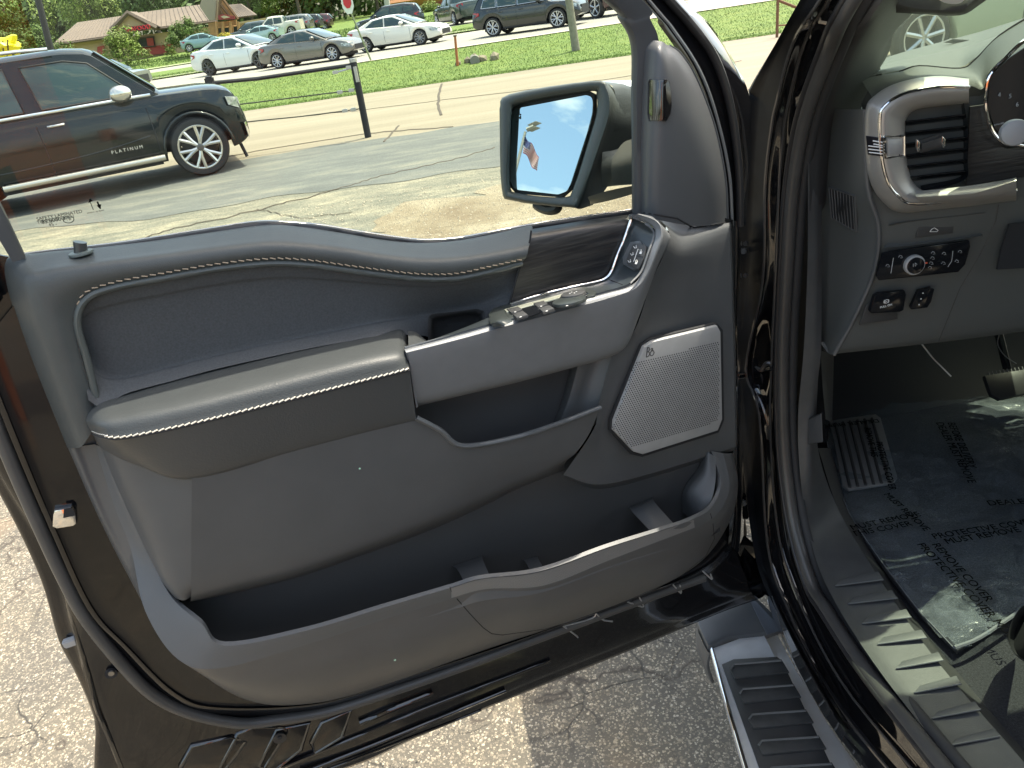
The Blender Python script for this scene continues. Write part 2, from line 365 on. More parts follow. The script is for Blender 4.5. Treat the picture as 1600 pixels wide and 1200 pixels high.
def strip(name, v0, v1, mat, x0=-160, x1=160, lift=0, wob=0, seed=1, nx=200):
    random.seed(seed); vs = []; fs = []; lv = [v0] + [v for v, z in ZP if v0 < v < v1] + [v1]; ph = [random.random() * 9 for _ in range(4)]
    xs = [x0 + (x1 - x0) * i / nx for i in range(nx + 1)]
    for x in xs:
        wv = wob * (math.sin(x * .9 + ph[0]) + .6 * math.sin(x * 2.3 + ph[1]) + .3 * math.sin(x * 6 + ph[2]))
        for k, v in enumerate(lv):
            vv = v + (wv if k in (0, len(lv) - 1) else 0); vs.append((x, vv - SL * x, zt(vv) + lift))
    k = len(lv)
    for i in range(nx):
        for j in range(k - 1): fs.append((i * k + j, (i + 1) * k + j, (i + 1) * k + j + 1, i * k + j + 1))
    me = bpy.data.meshes.new(name); me.from_pydata(vs, [], fs); o = link(name, me, mat); o['kind'] = 'structure'; return o
# parking lot ground (one large sheet), and bands that follow the street beyond
gr_ = strip('ground', -300, 420, surf('distant_ground', [(.05, .075, .02), (.08, .11, .03), (.11, .14, .04)], .4, (.5, 8), .05), -400, 400, -.02)
strip('parking_lot', -60, 12.6, asph, -60, 60, -.012, nx=400)
strip('worn_lot', 3.4, 12.6, lotm, -60, 60, -.008, .12, 14, nx=300); strip('asphalt_strip', 8.9, 12.55, patch, -60, 1.2, -.003, .16, 4, nx=300)
strip('concrete_lane', 12.3, 21.3, conc, -60, 80, -.004, .10, 5, nx=400)
grass_verge = strip('grass_verge', 21.15, 30.5, grassm, -80, 90, .004, .06, 6, nx=500)
strip('kerb', 30.4, 30.8, curbm, -80, 90, .03); strip('road', 30.8, 45.0, roadm, -120, 120, .0); strip('kerb', 45.0, 45.35, curbm, -120, 120, .1)
strip('grass_median', 45.35, 59.4, grassm, -120, 120, .05, 0, 7); strip('road', 59.4, 72, roadm, -140, 140, .0); strip('kerb', 72, 72.4, curbm, -140, 140, .1)
strip('grass_bank', 72.4, 200, grassm, -160, 160, .03, 0, 8)
# joints and cracks in the concrete lane
crk = M('joint_tar', (.07, .055, .04), .9)
random.seed(11)
for pts, r_ in (([(690, 128), (684, 160), (690, 182)], .03), ([(370, 192), (560, 172), (800, 143), (985, 118), (1180, 92)], .022), ([(300, 253), (480, 222), (600, 205), (720, 196)], .03), ([(600, 220), (625, 192)], .02), ([(984, 172), (1100, 158)], .03)):
    q = []
    for a_, b_ in zip(pts, pts[1:]):
        for i in range(9): q.append(GT(a_[0] + (b_[0] - a_[0]) * i / 9 + random.uniform(-1, 1), a_[1] + (b_[1] - a_[1]) * i / 9 + random.uniform(-.5, .5), .0))
    o = tube('road_joint', q, r_, crk, None, 0, 5, flat=.25); o['kind'] = 'structure'
# asphalt edge line (cracked lip)
for pts, r_ in (([(170, 388), (262, 358), (400, 328), (520, 296), (600, 272), (700, 250), (780, 228)], .010), ([(400, 325), (470, 340), (560, 330)], .006)):
    q = []
    for a_, b_ in zip(pts, pts[1:]):
        for i in range(12): q.append(GT(a_[0] + (b_[0] - a_[0]) * i / 12 + random.uniform(-2, 2), a_[1] + (b_[1] - a_[1]) * i / 12 + random.uniform(-1, 1), .0))
    o = tube('pavement_crack', q, r_, crk, None, 0, 5, flat=.4); o['kind'] = 'structure'
# shoulder of sandy gravel nearest the mirror
sandm = surf('sandy_gravel', [(.13, .095, .055), (.19, .155, .10), (.27, .235, .165)], .45, (1.2, 90), .01)
random.seed(5)
def blob(name, cpx, rx, ry, mat, lift, seed):
    random.seed(seed); c = GT(*cpx); k = 60; ph = [random.random() * 6 for _ in range(5)]; vs = [(c.x, c.y, c.z + lift)]
    for i in range(k):
        a = 2 * math.pi * i / k; s_ = 1 + .16 * math.sin(3 * a + ph[0]) + .12 * math.sin(5 * a + ph[1]) + .08 * math.sin(9 * a + ph[2]) + .05 * math.sin(17 * a + ph[3])
        x = c.x + rx * s_ * math.cos(a); y = c.y + ry * s_ * math.sin(a); vs.append((x, y, TZ(x, y) + lift))
    me = bpy.data.meshes.new(name); me.from_pydata(vs, [], [(0, i + 1, (i + 1) % k + 1) for i in range(k)]); o = link(name, me, mat); o['kind'] = 'structure'
def gravel(name, n_, box_, mat, smin, smax, seed, zf=None):
    random.seed(seed); bm = bmesh.new()
    for i in range(n_):
        x = random.uniform(box_[0], box_[1]); y = random.uniform(box_[2], box_[3]); s_ = random.uniform(smin, smax) ; z = TZ(x, y)
        a = random.random() * 3.14; vs = [bm.verts.new((x + s_ * math.cos(a + k * 1.57) * random.uniform(.6, 1.1), y + s_ * math.sin(a + k * 1.57) * random.uniform(.6, 1.1), z - .002)) for k in range(4)]
        tp = bm.verts.new((x, y, z + s_ * .6))
        for k in range(4): bm.faces.new((vs[k], vs[(k + 1) % 4], tp))
    o = fin(name, bm, mat, None, False); o['kind'] = 'stuff'; tag(o, 'loose pale grit and small stones scattered over the worn asphalt', 'gravel')
blob('sandy_patch', (800, 338), 1.5, 1.1, sandm, -.004, 3); blob('sandy_patch', (930, 290), 1.5, .8, sandm, -.003, 9); blob('sandy_patch', (660, 362), .7, .4, sandm, -.0045, 19)
gravel('gravel', 5000, (-2.2, 4.5, 3.8, 8.5), M('grit', (.38, .33, .25), .9, 0, noise=(8, .4)), .004, .014, 2)
gravel('gravel', 2600, (-1.6, 1.0, .2, 1.9), M('grit', (.38, .33, .25), .9), .0018, .0045, 12)
# grass blades on the verge: nobody could count them
random.seed(21); vs = []; fs = []
def blades(n_, va, vb, xa, xb, h0, h1, wd):
    for i in range(n_):
        x = random.uniform(xa, xb); v = random.uniform(va, vb); y = v - SL * x; z = zt(v); a = random.random() * 6.28; h = random.uniform(h0, h1); k = len(vs)
        dx, dy = math.cos(a) * wd, math.sin(a) * wd; lx, ly = random.uniform(-.6, .6) * h, random.uniform(-.6, .6) * h
        vs.extend([(x - dx, y - dy, z), (x + dx, y + dy, z), (x + lx, y + ly, z + h)]); fs.append((k, k + 1, k + 2))
blades(40000, 21.05, 30.5, -12, 14, .02, .06, .010); blades(16000, 45.5, 50, -30, 14, .05, .14, .03); blades(12000, 74, 84, -45, 0, .06, .2, .06)
me = bpy.data.meshes.new('grass'); me.from_pydata(vs, [], fs)
gb = link('grass', me, M('grass_blade', (.105, .165, .028), .7, 0, noise=(1.0, .35)), None, False); gb['kind'] = 'stuff'; tag(gb, 'mown green grass growing on the roadside verge and median', 'grass')
# ================================================================== trees
leafm = M('leaf_green', (.080, .130, .022), .6, 0, noise=(.8, .45)); leafd = M('leaf_dark', (.055, .092, .022), .6, 0, noise=(.7, .45)); leafl = M('leaf_light', (.14, .19, .035), .6, 0, noise=(1.2, .4)); bark = M('bark', (.10, .08, .06), .9, 0, noise=(6, .3))
for q in (leafm, leafd, leafl): q.node_tree.nodes['Principled BSDF'].inputs['Specular IOR Level'].default_value = .25
def crown(seed, n_, leaf, squash=1.0):
    random.seed(seed); vs = []; fs = []; cl = []
    for i in range(34):
        a = random.random() * 6.28; e = random.uniform(-.5, 1); r_ = random.uniform(.35, .85); ce = math.cos(e * 1.4)
        cl.append((V((r_ * ce * math.cos(a), r_ * ce * math.sin(a), r_ * math.sin(e * 1.4) * squash)), random.uniform(.16, .34)))
    for i in range(n_):
        c, rr_ = random.choice(cl); dv = V((random.gauss(0, 1), random.gauss(0, 1), random.gauss(0, 1))).normalized() * rr_ * random.uniform(.6, 1.05); p = c + dv
        nn_ = (dv.normalized() + V((random.uniform(-.6, .6), random.uniform(-.6, .6), random.uniform(-.2, .9)))).normalized(); a = nn_.orthogonal().normalized(); b_ = nn_.cross(a); th_ = random.random() * 6.28
        a, b_ = a * math.cos(th_) + b_ * math.sin(th_), b_ * math.cos(th_) - a * math.sin(th_); s_ = leaf * random.uniform(.6, 1.3); k = len(vs)
        vs += [tuple(p - a * s_), tuple(p + b_ * s_ * .6), tuple(p + a * s_), tuple(p - b_ * s_ * .6)]; fs.append((k, k + 1, k + 2, k + 3))
    me = bpy.data.meshes.new('crown'); me.from_pydata(vs, [], fs); return me
CR = [crown(s_, 7000, .035) for s_ in (1, 2, 3, 4)]; CRB = [crown(s_, 4200, .045, .9) for s_ in (5, 6)]
def crmat(me, mt):
    m_ = me.copy(); m_.materials.clear(); m_.materials.append(mt); return m_
CRM = {}
def tree(name, label, cat, loc, rad, h, leafmat, ci, group=None, trunk_r=.2):
    t_ = thing(name, label, cat, loc, random.random() * 6, group)
    src = (CR + CRB)[ci]; key = (ci, leafmat.name)
    if key not in CRM: CRM[key] = crmat(src, leafmat)
    c = bpy.data.objects.new('crown', CRM[key]); COL.objects.link(c); c.parent = t_; c.location = (0, 0, h - rad[1]); c.scale = (rad[0], rad[0], rad[1])
    bm = bmesh.new(); tubemesh(bm, [V((0, 0, -.2)), V((.02, 0, h * .3)), V((0, .05, h * .6)), V((.03, 0, h * .85))], trunk_r, 7, taper=.25)
    for k in range(5):
        a = k * 1.3; tubemesh(bm, [V((0, 0, h * .35 + k * .05 * h)), V((math.cos(a) * rad[0] * .35, math.sin(a) * rad[0] * .35, h * .5 + k * .06 * h)), V((math.cos(a) * rad[0] * .6, math.sin(a) * rad[0] * .6, h * .62 + k * .06 * h))], trunk_r * .4, 5, taper=.4)
    fin('trunk', bm, bark, t_, world=False); return t_
def atY(px, py, Y): return F(px, py, Y)
TL = [(-8, 'bright green full crowned tree at the far left behind the yellow object'), (60, 'tall light green tree just right of the black lamp post'), (112, 'rounded tree above the left end of the restaurant roof'), (158, 'dark tree rising behind the restaurant roof ridge'), (205, 'mid green tree behind the seafood gable'), (252, 'tree crown behind the long brown roof'), (305, 'dark tree directly behind the restaurant tower'), (352, 'green tree right of the tower gable'), (402, 'shadowy tree above the parked grey car'), (436, 'broad tree above the far white pickup'), (478, 'tree above the distant parked dark cars'), (520, 'tree left of the red and white street sign'), (556, 'tree behind the red and white street sign'), (600, 'tree above the black wagon roof'), (645, 'tree next to the red brown building'), (690, 'bushy tree above the dark pickup'), (735, 'last tree before the black utility vehicle')]
for i, (px, lb) in enumerate(TL):
    random.seed(100 + i); Y = 118 + (i * 37 % 5) * 7; base = atY(px, 60, Y); x = base.x; z0 = TZ(x, Y); h = random.uniform(11, 15) if px < 150 else random.uniform(9.5, 14); rd_ = random.uniform(4.4, 6.2)
    tree('leafy_tree', lb, 'tree', (x, Y, z0), (rd_, h * .46), h, [leafm, leafd, leafm, leafl][i % 4 if px > 100 else (3 if i == 1 else 0)], i % 4, 'trees behind the restaurant and the street', .28)
random.seed(77); vs = []; fs = []
cl = [(V((random.uniform(-120, 70), random.uniform(128, 165), 0)), random.uniform(2.5, 5), random.uniform(.15, 1)) for _ in range(230)]
for i in range(60000):
    c, rr_, hh = random.choice(cl); dv = V((random.gauss(0, 1), random.gauss(0, 1), random.gauss(0, 1))).normalized() * rr_ * random.uniform(.7, 1.05); z0 = TZ(c.x, c.y); p = V((c.x + dv.x, c.y + dv.y, z0 + hh * 9 + dv.z))
    if p.z < z0: continue
    nn_ = (dv.normalized() + V((random.uniform(-.7, .7), random.uniform(-.7, .7), random.uniform(0, .9)))).normalized(); a = nn_.orthogonal().normalized(); b_ = nn_.cross(a); s_ = random.uniform(.3, .7); k = len(vs)
    vs += [tuple(p - a * s_), tuple(p + b_ * s_ * .6), tuple(p + a * s_), tuple(p - b_ * s_ * .6)]; fs.append((k, k + 1, k + 2, k + 3))
me = bpy.data.meshes.new('woodland'); me.from_pydata(vs, [], fs); wd_ = link('woodland', me, leafd, None, False); wd_['kind'] = 'stuff'; tag(wd_, 'dense far off woodland closing the view behind the restaurant', 'woodland')
for i, (px, py, r_, lb) in enumerate(((190, 74, 1.9, 'round green shrub tree in front of the seafood sign, left one'), (291, 57, 1.7, 'round green shrub tree left of the restaurant entrance'))):
    Y = 84; c = atY(px, py, Y); z0 = TZ(c.x, Y); tree('small_tree', lb, 'tree', (c.x, Y, z0 - .1), (r_ * 1.35, r_ * 1.25), c.z - z0 + r_ * 1.2, leafl if i == 0 else leafm, 4 + i, None, .07)
for px, py, r_, lb, mt in ((60, 72, 2.2, 'dense bush under the trees left of the restaurant', leafm), (15, 75, 2.0, 'olive bush behind the yellow object', leafm), (228, 85, .6, 'small yellow green bush at the foot of the restaurant wall', leafl), (266, 81, .6, 'small yellow bush near the restaurant corner', leafl), (355, 62, .9, 'yellow flowering bush beside the entrance', M('yellow_flowers', (.45, .38, .03), .7, noise=(3, .5))), (364, 64, .7, 'yellow flowering bush right of the entrance bush', M('yellow_flowers', (.4, .4, .1), .7)), (672, 12, 1.6, 'pale green shrub by the red brown building', leafl), (655, 16, 1.0, 'low yellow green shrub left of the far building', leafl)):
    Y = 86 if px < 400 else 98; c = atY(px, py, Y); z0 = TZ(c.x, Y); tree('bush', lb, 'bush', (c.x, Y, min(z0, c.z - r_)), (r_ * 1.3, r_), max(r_ * 1.6, c.z - z0 + r_), mt, 4, None, .05)
# ================================================================== restaurant
YB = 98.0
def B(px, py, dy=0): return atY(px, py, YB + dy)
rest_ = thing('restaurant', 'cream and red seafood restaurant with brown metal roof and gabled tower behind the street', 'restaurant', (B(250, 85).x, YB, 1.3))
wallm = M('cream_wall', (.50, .36, .20), .8, 0, noise=(.5, .08)); redw = M('red_wall', (.33, .045, .03), .7, 0, noise=(.6, .1)); roofm = M('brown_roof', (.16, .115, .085), .6, 0, noise=(.4, .12)); trimb = M('brown_trim', (.10, .07, .05), .6); beige = M('tower_beige', (.30, .25, .19), .8); woodf = M('timber', (.42, .22, .09), .7, noise=(2, .2)); wing = M('window_dark', (.03, .035, .035), .1)
def wall(name, pts, mat, dep, parent=rest_, dy=0): return plate(name, [B(x, y, dy) for x, y in pts], mat, parent, dep, 0)
zb0 = 1.0
def wq(pa, pb, dy=0):  # wall from eave pixels down to the ground
    a, b_ = B(*pa, dy), B(*pb, dy); return [a, b_, V((b_.x, b_.y, zb0)), V((a.x, a.y, zb0))]
plate('wall', wq((86, 71), (396, 34)), wallm, rest_, .3, 0, V((0, -1, 0)))
plate('wall', [V((B(86, 71).x, YB + 14, zb0)), V((B(380, 34).x, YB + 14, zb0)), V((B(380, 34).x, YB + 14, 3.6)), V((B(86, 71).x, YB + 14, 3.6))], wallm, rest_, .3, 0)
# red lower wall with a step
plate('red_wainscot', [B(128, 96, -.5), B(128, 88, -.5), B(153, 84, -.5), B(153, 73, -.5), B(163, 71, -.5), B(165, 98, -.5)], redw, rest_, .2, 0)
plate('red_wainscot', [B(215, 88, -.5), B(215, 75, -.5), B(272, 68, -.5), B(272, 82, -.5)], redw, rest_, .2, 0)
plate('red_wainscot', [B(345, 70, -.5), B(345, 60, -.5), B(396, 54, -.5), B(396, 66, -.5)], redw, rest_, .2, 0)
# main roofs with standing seams
def roofsheet(a, b_, c, e, nm='roof'):   # eave a-b, ridge e-c
    A_, B_ = B(*a, -1.2), B(*b_, -1.2); C_, E_ = B(*c, 5), B(*e, 5); o = plate(nm, [A_, B_, C_, E_], roofm, rest_, .15, 0)
    for i in range(1, 16):
        t_ = i / 16; p_ = A_.lerp(B_, t_); q_ = E_.lerp(C_, t_); tube('seam_rib', [p_ + V((0, -.2, .1)), q_ + V((0, -.2, .1))], .05, trimb, o, 0, 4)
    return o
roofsheet((84, 70), (190, 55), (190, 27), (122, 37)); roofsheet((205, 50), (335, 33), (316, 9), (215, 22)); roofsheet((360, 30), (402, 25), (378, 8), (352, 10))
tube('eave', [B(84, 71, -1.4), B(192, 55, -1.4)], .13, trimb, rest_, 0, 5); tube('eave', [B(240, 46, -1.4), B(340, 33, -1.4)], .13, trimb, rest_, 0, 5)
plate('gable', [B(177, 46, -2), B(201, 21, -2), B(242, 42, -2), B(235, 47, -2), B(182, 53, -2)], wallm, rest_, .3, 0)
tube('gable_edge', [B(174, 47, -2.6), B(200, 20, -2.6), B(245, 44, -2.6)], .28, trimb, rest_, 0, 5)
plate('gable_roof', [B(201, 19, -2.4), B(250, 43, -2.4), B(250, 43, 3), B(214, 20, 4)], roofm, rest_, .1, 0)
sg = plate('sign_board', [B(187, 44, -2.9), B(231, 38, -2.9), B(233, 46, -2.9), B(200, 53, -2.9)], M('sign_maroon', (.06, .02, .02), .5), rest_, .1, 0)
sx = (B(231, 42, -3.1) - B(197, 47.5, -3.1)).normalized()
text('sign_letters', 'SEAFOOD', .62, B(197, 50.5, -3.2), sx, V((-.1, 0, 1)), M('sign_red', (.62, .02, .04), .5), rest_, .04)
fw_ = plate('window', [B(212, 60, -.6), B(241, 57, -.6), B(243, 72, -.6), B(215, 74, -.6)], wing, rest_, .1, 0)
tube('window_frame', [B(212, 60, -.9), B(241, 57, -.9), B(243, 72, -.9), B(215, 74, -.9), B(212, 60, -.9)], .07, trimb, fw_, 0, 4)
plate('window_poster', [B(229, 60, -.8), B(239, 59, -.8), B(241, 71, -.8), B(231, 72, -.8)], redw, fw_, .05, 0)
# tower with timber gable
plate('tower', [B(316, 10, -3), B(320, -4, -3), B(342, -4, -3), B(340, 31, -3), B(331, 32, -3)], beige, rest_, 1.0, 0)
plate('tower_gable', [B(341, 31, -3.5), B(344, -3, -3.5), B(348, -4, -3.5), B(369, 28, -3.5)], woodf, rest_, .3, 0)
for a_, b_ in (((342, 31), (345, -6)), ((345, -6), (372, 30)), ((344, 15), (352, 31)), ((343, 5), (362, 29))): tube('timber_beam', [B(*a_, -4.3), B(*b_, -4.3)], .16, M('dark_timber', (.14, .07, .03), .7), rest_, 0, 5)
plate('logo_board', [B(341, 24, -4.6), B(349, 22, -4.6), B(366, 25, -4.6), B(368, 30, -4.6), B(342, 31, -4.6)], M('logo_red', (.25, .03, .03), .5), rest_, .1, 0)
plate('logo_mark', [B(345, 26, -4.9), B(350, 24, -4.9), B(360, 27, -4.9), B(350, 29, -4.9)], M('logo_cream', (.5, .4, .25), .5), rest_, .05, 0)
plate('porch_wall', [B(326, 36, -3), B(370, 31, -3), B(372, 62, -3), B(334, 68, -3)], woodf, rest_, .3, 0)
for x in (338, 348, 360, 372): tube('porch_post', [B(x, 34, -4.2), B(x + 2, 66, -4.2)], .15, M('timber', (.42, .22, .09), .7), rest_, 0, 6)
for x, y in ((341, 50), (353, 49), (368, 47)):
    o = plate('window', [B(x - 4, y - 6, -4), B(x + 5, y - 7, -4), B(x + 6, y + 6, -4), B(x - 3, y + 7, -4)], wing, rest_, .1, 0)
    tube('window_frame', [B(x - 4, y - 6, -4.2), B(x + 5, y - 7, -4.2), B(x + 6, y + 6, -4.2), B(x - 3, y + 7, -4.2), B(x - 4, y - 6, -4.2)], .06, M('timber', (.42, .22, .09), .7), o, 0, 4)
# second building behind the traffic
b2 = thing('low_building', 'low red brown shop building behind the dark pickup across the street', 'building', (B(655, 10).x, 108, 1.5))
plate('wall', [atY(628, 8, 108), atY(700, -6, 108), atY(706, 18, 108), atY(634, 26, 108)], M('red_brown_wall', (.25, .075, .05), .8), b2, .4, 0)
plate('roof', [atY(600, 2, 106), atY(705, -14, 106), atY(702, -6, 107), atY(625, 8, 107)], M('orange_roof', (.45, .2, .09), .7), b2, .4, 0)
plate('wall', [atY(606, 2, 109), atY(628, -2, 109), atY(633, 20, 109), atY(609, 24, 109)], M('pale_stone', (.42, .40, .36), .8), b2, .4, 0)
tube('column', [atY(604, -2, 105), atY(607, 22, 105)], .35, M('pale_stone', (.42, .40, .36), .8), b2, 0, 8)
plate('window', [atY(640, 10, 107.4), atY(650, 8, 107.4), atY(652, 16, 107.4), atY(642, 18, 107.4)], wing, b2, .1, 0)
# ================================================================== street furniture
def post(name, label, cat, px, top_px, r_, mat, k=8, group=None):
    b_ = GT(*px); t_ = F(top_px[0], top_px[1], b_.y); o = thing(name, label, cat, tuple(b_), 0, group); tube('post', [b_, t_], r_, mat, o, 0, k, taper=.85); return o, b_, t_
o, b_, t_ = post('utility_pole', 'weathered grey wooden utility pole on the verge left of the door frame', 'pole', (900, 78), (886, -20), .13, M('grey_wood', (.22, .20, .16), .85, 0, noise=(9, .2)), 12)
o, b_, t_ = post('marker_post', 'short thin rusty orange marker post in the roadside grass', 'post', (715, 103), (711, 57), .045, M('rust_orange', (.40, .13, .05), .7)); disc('cap', t_, (0, 0, 1), .06, .04, trimb, o, 10)
# lamp post far left
lb = F(85, 100, 24.0); lt = F(52, -30, 24.0); o = thing('lamp_post', 'black street lamp post behind the black utility vehicle at the left', 'lamp post', (lb.x, 24.0, 0)); tube('post', [V((lb.x, 24, 0)), lb, lt], .10, blackm, o, 0, 10, taper=.8); tube('base_collar', [V((lb.x, 24, 0)), V((lb.x, 24, .4))], .2, blackm, o, 0, 10)
tube('lamp_arm', [lt, lt + V((0, 0, 1.5)), lt + V((.8, 0, 2.0))], .05, blackm, o, 3, 6); box('lamp_head', lt + V((1.1, 0, 2.0)), (.6, .25, .12), blackm, o, None, .03)
# leaning sign: octagon
sb_ = GT(580, 95); st_ = F(539, -2, sb_.y); o = thing('stop_sign', 'white and red octagonal road sign on a leaning pole beside the grass verge', 'road sign', tuple(sb_)); tube('post', [sb_, st_], .035, M('post_olive', (.22, .24, .14), .5, .3), o, 0, 6)
sc_ = F(543, 4, sb_.y) + V((0, -.06, 0)); R8 = .40
plate('sign_face', [sc_ + V((R8 * .55 * math.cos(a), 0, R8 * math.sin(a))) for a in [math.pi / 8 + k * math.pi / 4 for k in range(8)]], M('sign_white', (.75, .74, .72), .4), o, .01, 0); plate('sign_red', [sc_ + V((R8 * .38 * math.cos(a), -.02, .04 + R8 * .6 * math.sin(a))) for a in [math.pi / 8 + k * math.pi / 4 for k in range(8)]], M('sign_red2', (.55, .03, .04), .4), o, .01, 0)
# gate post with cables
gb_ = GT(575, 213); gt_ = F(552, 97, gb_.y); gp_ = thing('gate_post', 'black steel gate post with barrier bar and sagging cables at the lot edge', 'gate post', tuple(gb_))
tube('post', [gb_, gt_], .055, blackm, gp_, 0, 10); tube('post_cap', [gt_, gt_ + V((0, 0, .05))], .06, M('bright_steel', (.5, .5, .5), .3, .8), gp_, 0, 10)
tube('post_clamp', [F(554, 104, gb_.y - .06), F(559, 128, gb_.y - .06)], .03, M('bright_steel', (.5, .5, .5), .3, .8), gp_, 0, 8)
tube('barrier_bar', [F(552, 101, gb_.y), F(402, 123, gb_.y + .2), F(326, 130, gb_.y + .3)], .030, blackm, gp_, 0, 8); box('bar_tip', F(328, 128, gb_.y + .3), (.14, .1, .16), blackm, gp_, None, .02)
for pts in ([(556, 138), (545, 143), (528, 144), (400, 160), (300, 172)], [(562, 170), (540, 173), (470, 182), (400, 189), (310, 200)]): tube('cable', [F(x, y, gb_.y) for x, y in pts], .010, M('cable_dark', (.06, .06, .05), .5, .5), gp_, 3, 6)
for x, y in ((549, 141), (531, 144), (552, 171), (539, 173), (545, 105), (524, 113)): box('cable_clamp', F(x, y, gb_.y - .01), (.09, .05, .05), M('bright_steel', (.35, .35, .33), .3, .8), gp_, None, .008)
tube('chain', [F(556, 104, gb_.y), F(540, 109, gb_.y), F(522, 114, gb_.y)], .014, M('bright_steel', (.35, .35, .33), .3, .8), gp_, 3, 6)
# tripod-like rail at the right
fb = GT(1214, 58); ft_ = F(1216, -25, fb.y); rf = thing('pipe_rail', 'rusty brown pipe rail in the gap beside the windshield pillar', 'railing', tuple(fb)); rs_ = M('rust_brown', (.16, .08, .04), .7, .2)
tube('post', [fb, ft_], .035, rs_, rf, 0, 8); tube('rail', [F(1217, 1, fb.y), F(1250, 14, fb.y)], .03, rs_, rf, 0, 8); tube('rail', [F(1215, 40, fb.y), F(1245, 38, fb.y)], .02, rs_, rf, 0, 6)
fb = G(1400, 85); o = thing('fence', 'thin dark wire fence seen through the windshield', 'fence', tuple(fb))
for x in (1399, 1405): tube('fence_post', [F(x, 85, fb.y), F(x + 4, 28, fb.y)], .02, blackm, o, 0, 6)
for y in (40, 52, 64, 75): tube('fence_wire', [F(1385, y + 2, fb.y), F(1425, y - 3, fb.y)], .006, blackm, o, 0, 4)
# culvert stones
c = GT(742, 96); o = thing('culvert', 'small pale stone culvert opening in the roadside ditch', 'culvert', tuple(c)); random.seed(4)
for i in range(9):
    s_ = random.uniform(.08, .2); p_ = c + V((random.uniform(-.7, .7), random.uniform(-.3, .3), s_ * .3)); bm = bmesh.new(); bmesh.ops.create_icosphere(bm, subdivisions=1, radius=s_, matrix=Matrix.Translation(p_))
    for v in bm.verts: v.co += V((random.uniform(-.3, .3), random.uniform(-.3, .3), random.uniform(-.3, .3))) * s_ * .5
    fin('stone', bm, conc, o, False)
tube('pipe', [c + V((0, -.4, .05)), c + V((0, .5, .05))], .16, M('pipe_grey', (.2, .19, .17), .8), o, 0, 12)
# bright yellow crumpled balloon and white base at the far left
c = F(10, 72, 22.0); o = thing('yellow_balloon', 'crumpled bright yellow inflatable standing behind the black utility vehicle roof', 'balloon', tuple(c)); ym = M('yellow_vinyl', (.75, .68, .02), .4)
bm = bmesh.new(); random.seed(9); bmesh.ops.create_icosphere(bm, subdivisions=3, radius=.30, matrix=Matrix.Translation(c))
for v in bm.verts:
    dv = v.co - c; k_ = 1 + .35 * math.sin(dv.x * 14 + 1) * math.cos(dv.z * 11) + .2 * math.sin(dv.z * 23 + dv.x * 9); v.co = c + V((dv.x * 1.3, dv.y, dv.z * .8)) * k_
fin('body', bm, ym, o, True, autos=30); tube('stalk', [V((c.x, 22, 0)), c + V((0, 0, -.2))], .05, ym, o, 0, 6)
bm = bmesh.new()
for i in range(4): tubemesh(bm, [c + V((-.2 + .12 * i, -.31, -.1)), c + V((-.15 + .12 * i, -.33, .0)), c + V((-.12 + .12 * i, -.3, .12))], .018, 5)
fin('print', bm, blackm, o)
# flagpole behind the camera, seen in the door mirror
def refl(px, py, t_):
    M0 = MP0; mn = MN
    r = ray(px, py).normalized(); q = onplane(px, py, M0, mn); return q + (r - mn * 2 * r.dot(mn)) * t_
ft2 = refl(821, 206, 34.0); fpo = thing('flagpole', 'tall grey pole with lamp head and flag, reflected in the door mirror', 'flagpole', (ft2.x, ft2.y, 0)); pgm = M('pole_grey', (.33, .31, .27), .5, .3)
tube('pole', [V((ft2.x, ft2.y, 0)), ft2], .10, pgm, fpo, 0, 10, taper=.6)
la, lb2 = refl(823, 203, 34.0), refl(834, 198, 34.0); tube('lamp_arm', [la, lb2], .10, pgm, fpo, 0, 6)
for dy in (-.10, .12): box('lamp_head', lb2 + V((0, 0, dy)), (.42, .3, .08), pgm, fpo, ((lb2 - la).normalized(), V((0, 1, 0)), (lb2 - la).normalized().cross(V((0, 1, 0)))), .02)
flag = thing('flag', 'red, white and blue striped flag with starry canton hanging from the reflected pole', 'flag', tuple(refl(820, 215, 34)))
def FLg(u, v):   # u along the fly, v down the hoist
    a = (819 + (805 + 8 - 819) * v * .0, 209 + 28 * v); x = 820 - 3 * v + 22 * u; y = 210 + 26 * v + 34 * u + 3 * math.sin(u * 9 + v * 2)
    return refl(x, y, 34.0 + .35 * math.sin(u * 11 + v * 3))
fr_, fw2, fbm = M('flag_red', (.40, .006, .012), .8, spec=.1), M('flag_white', (.8, .8, .8), .7), M('flag_blue', (.008, .02, .16), .8, spec=.1)
for i in range(13):
    bm = bmesh.new(); k = 14; a_ = [[bm.verts.new(FLg(j / k, v)) for j in range(k + 1)] for v in (i / 13, (i + 1) / 13)]
    for j in range(k): bm.faces.new((a_[0][j], a_[0][j + 1], a_[1][j + 1], a_[1][j]))
    fin('stripe', bm, fr_ if i % 2 == 0 else fw2, flag)
toc = (CAMP - refl(820, 215, 34)).normalized() * 0; off_ = -(refl(820, 215, 34) - refl(820, 215, 33.9)).normalized() * .45
bm = bmesh.new(); k = 6; a_ = [[bm.verts.new(FLg(j / k * .42, v / 4 * 7 / 13) + off_) for j in range(k + 1)] for v in range(5)]
for v in range(4):
    for j in range(k): bm.faces.new((a_[v][j], a_[v][j + 1], a_[v + 1][j + 1], a_[v + 1][j]))
fin('canton', bm, fbm, flag)
bm = bmesh.new()
for v in range(5):
    for j in range(6):
        p_ = FLg((j + .5) / 6 * .42, (v + .5) / 5 * 7 / 13) + off_ * 1.15; bmesh.ops.create_icosphere(bm, subdivisions=1, radius=.014, matrix=Matrix.Translation(p_))
kind(fin('stars', bm, fw2, flag), 'stuff')
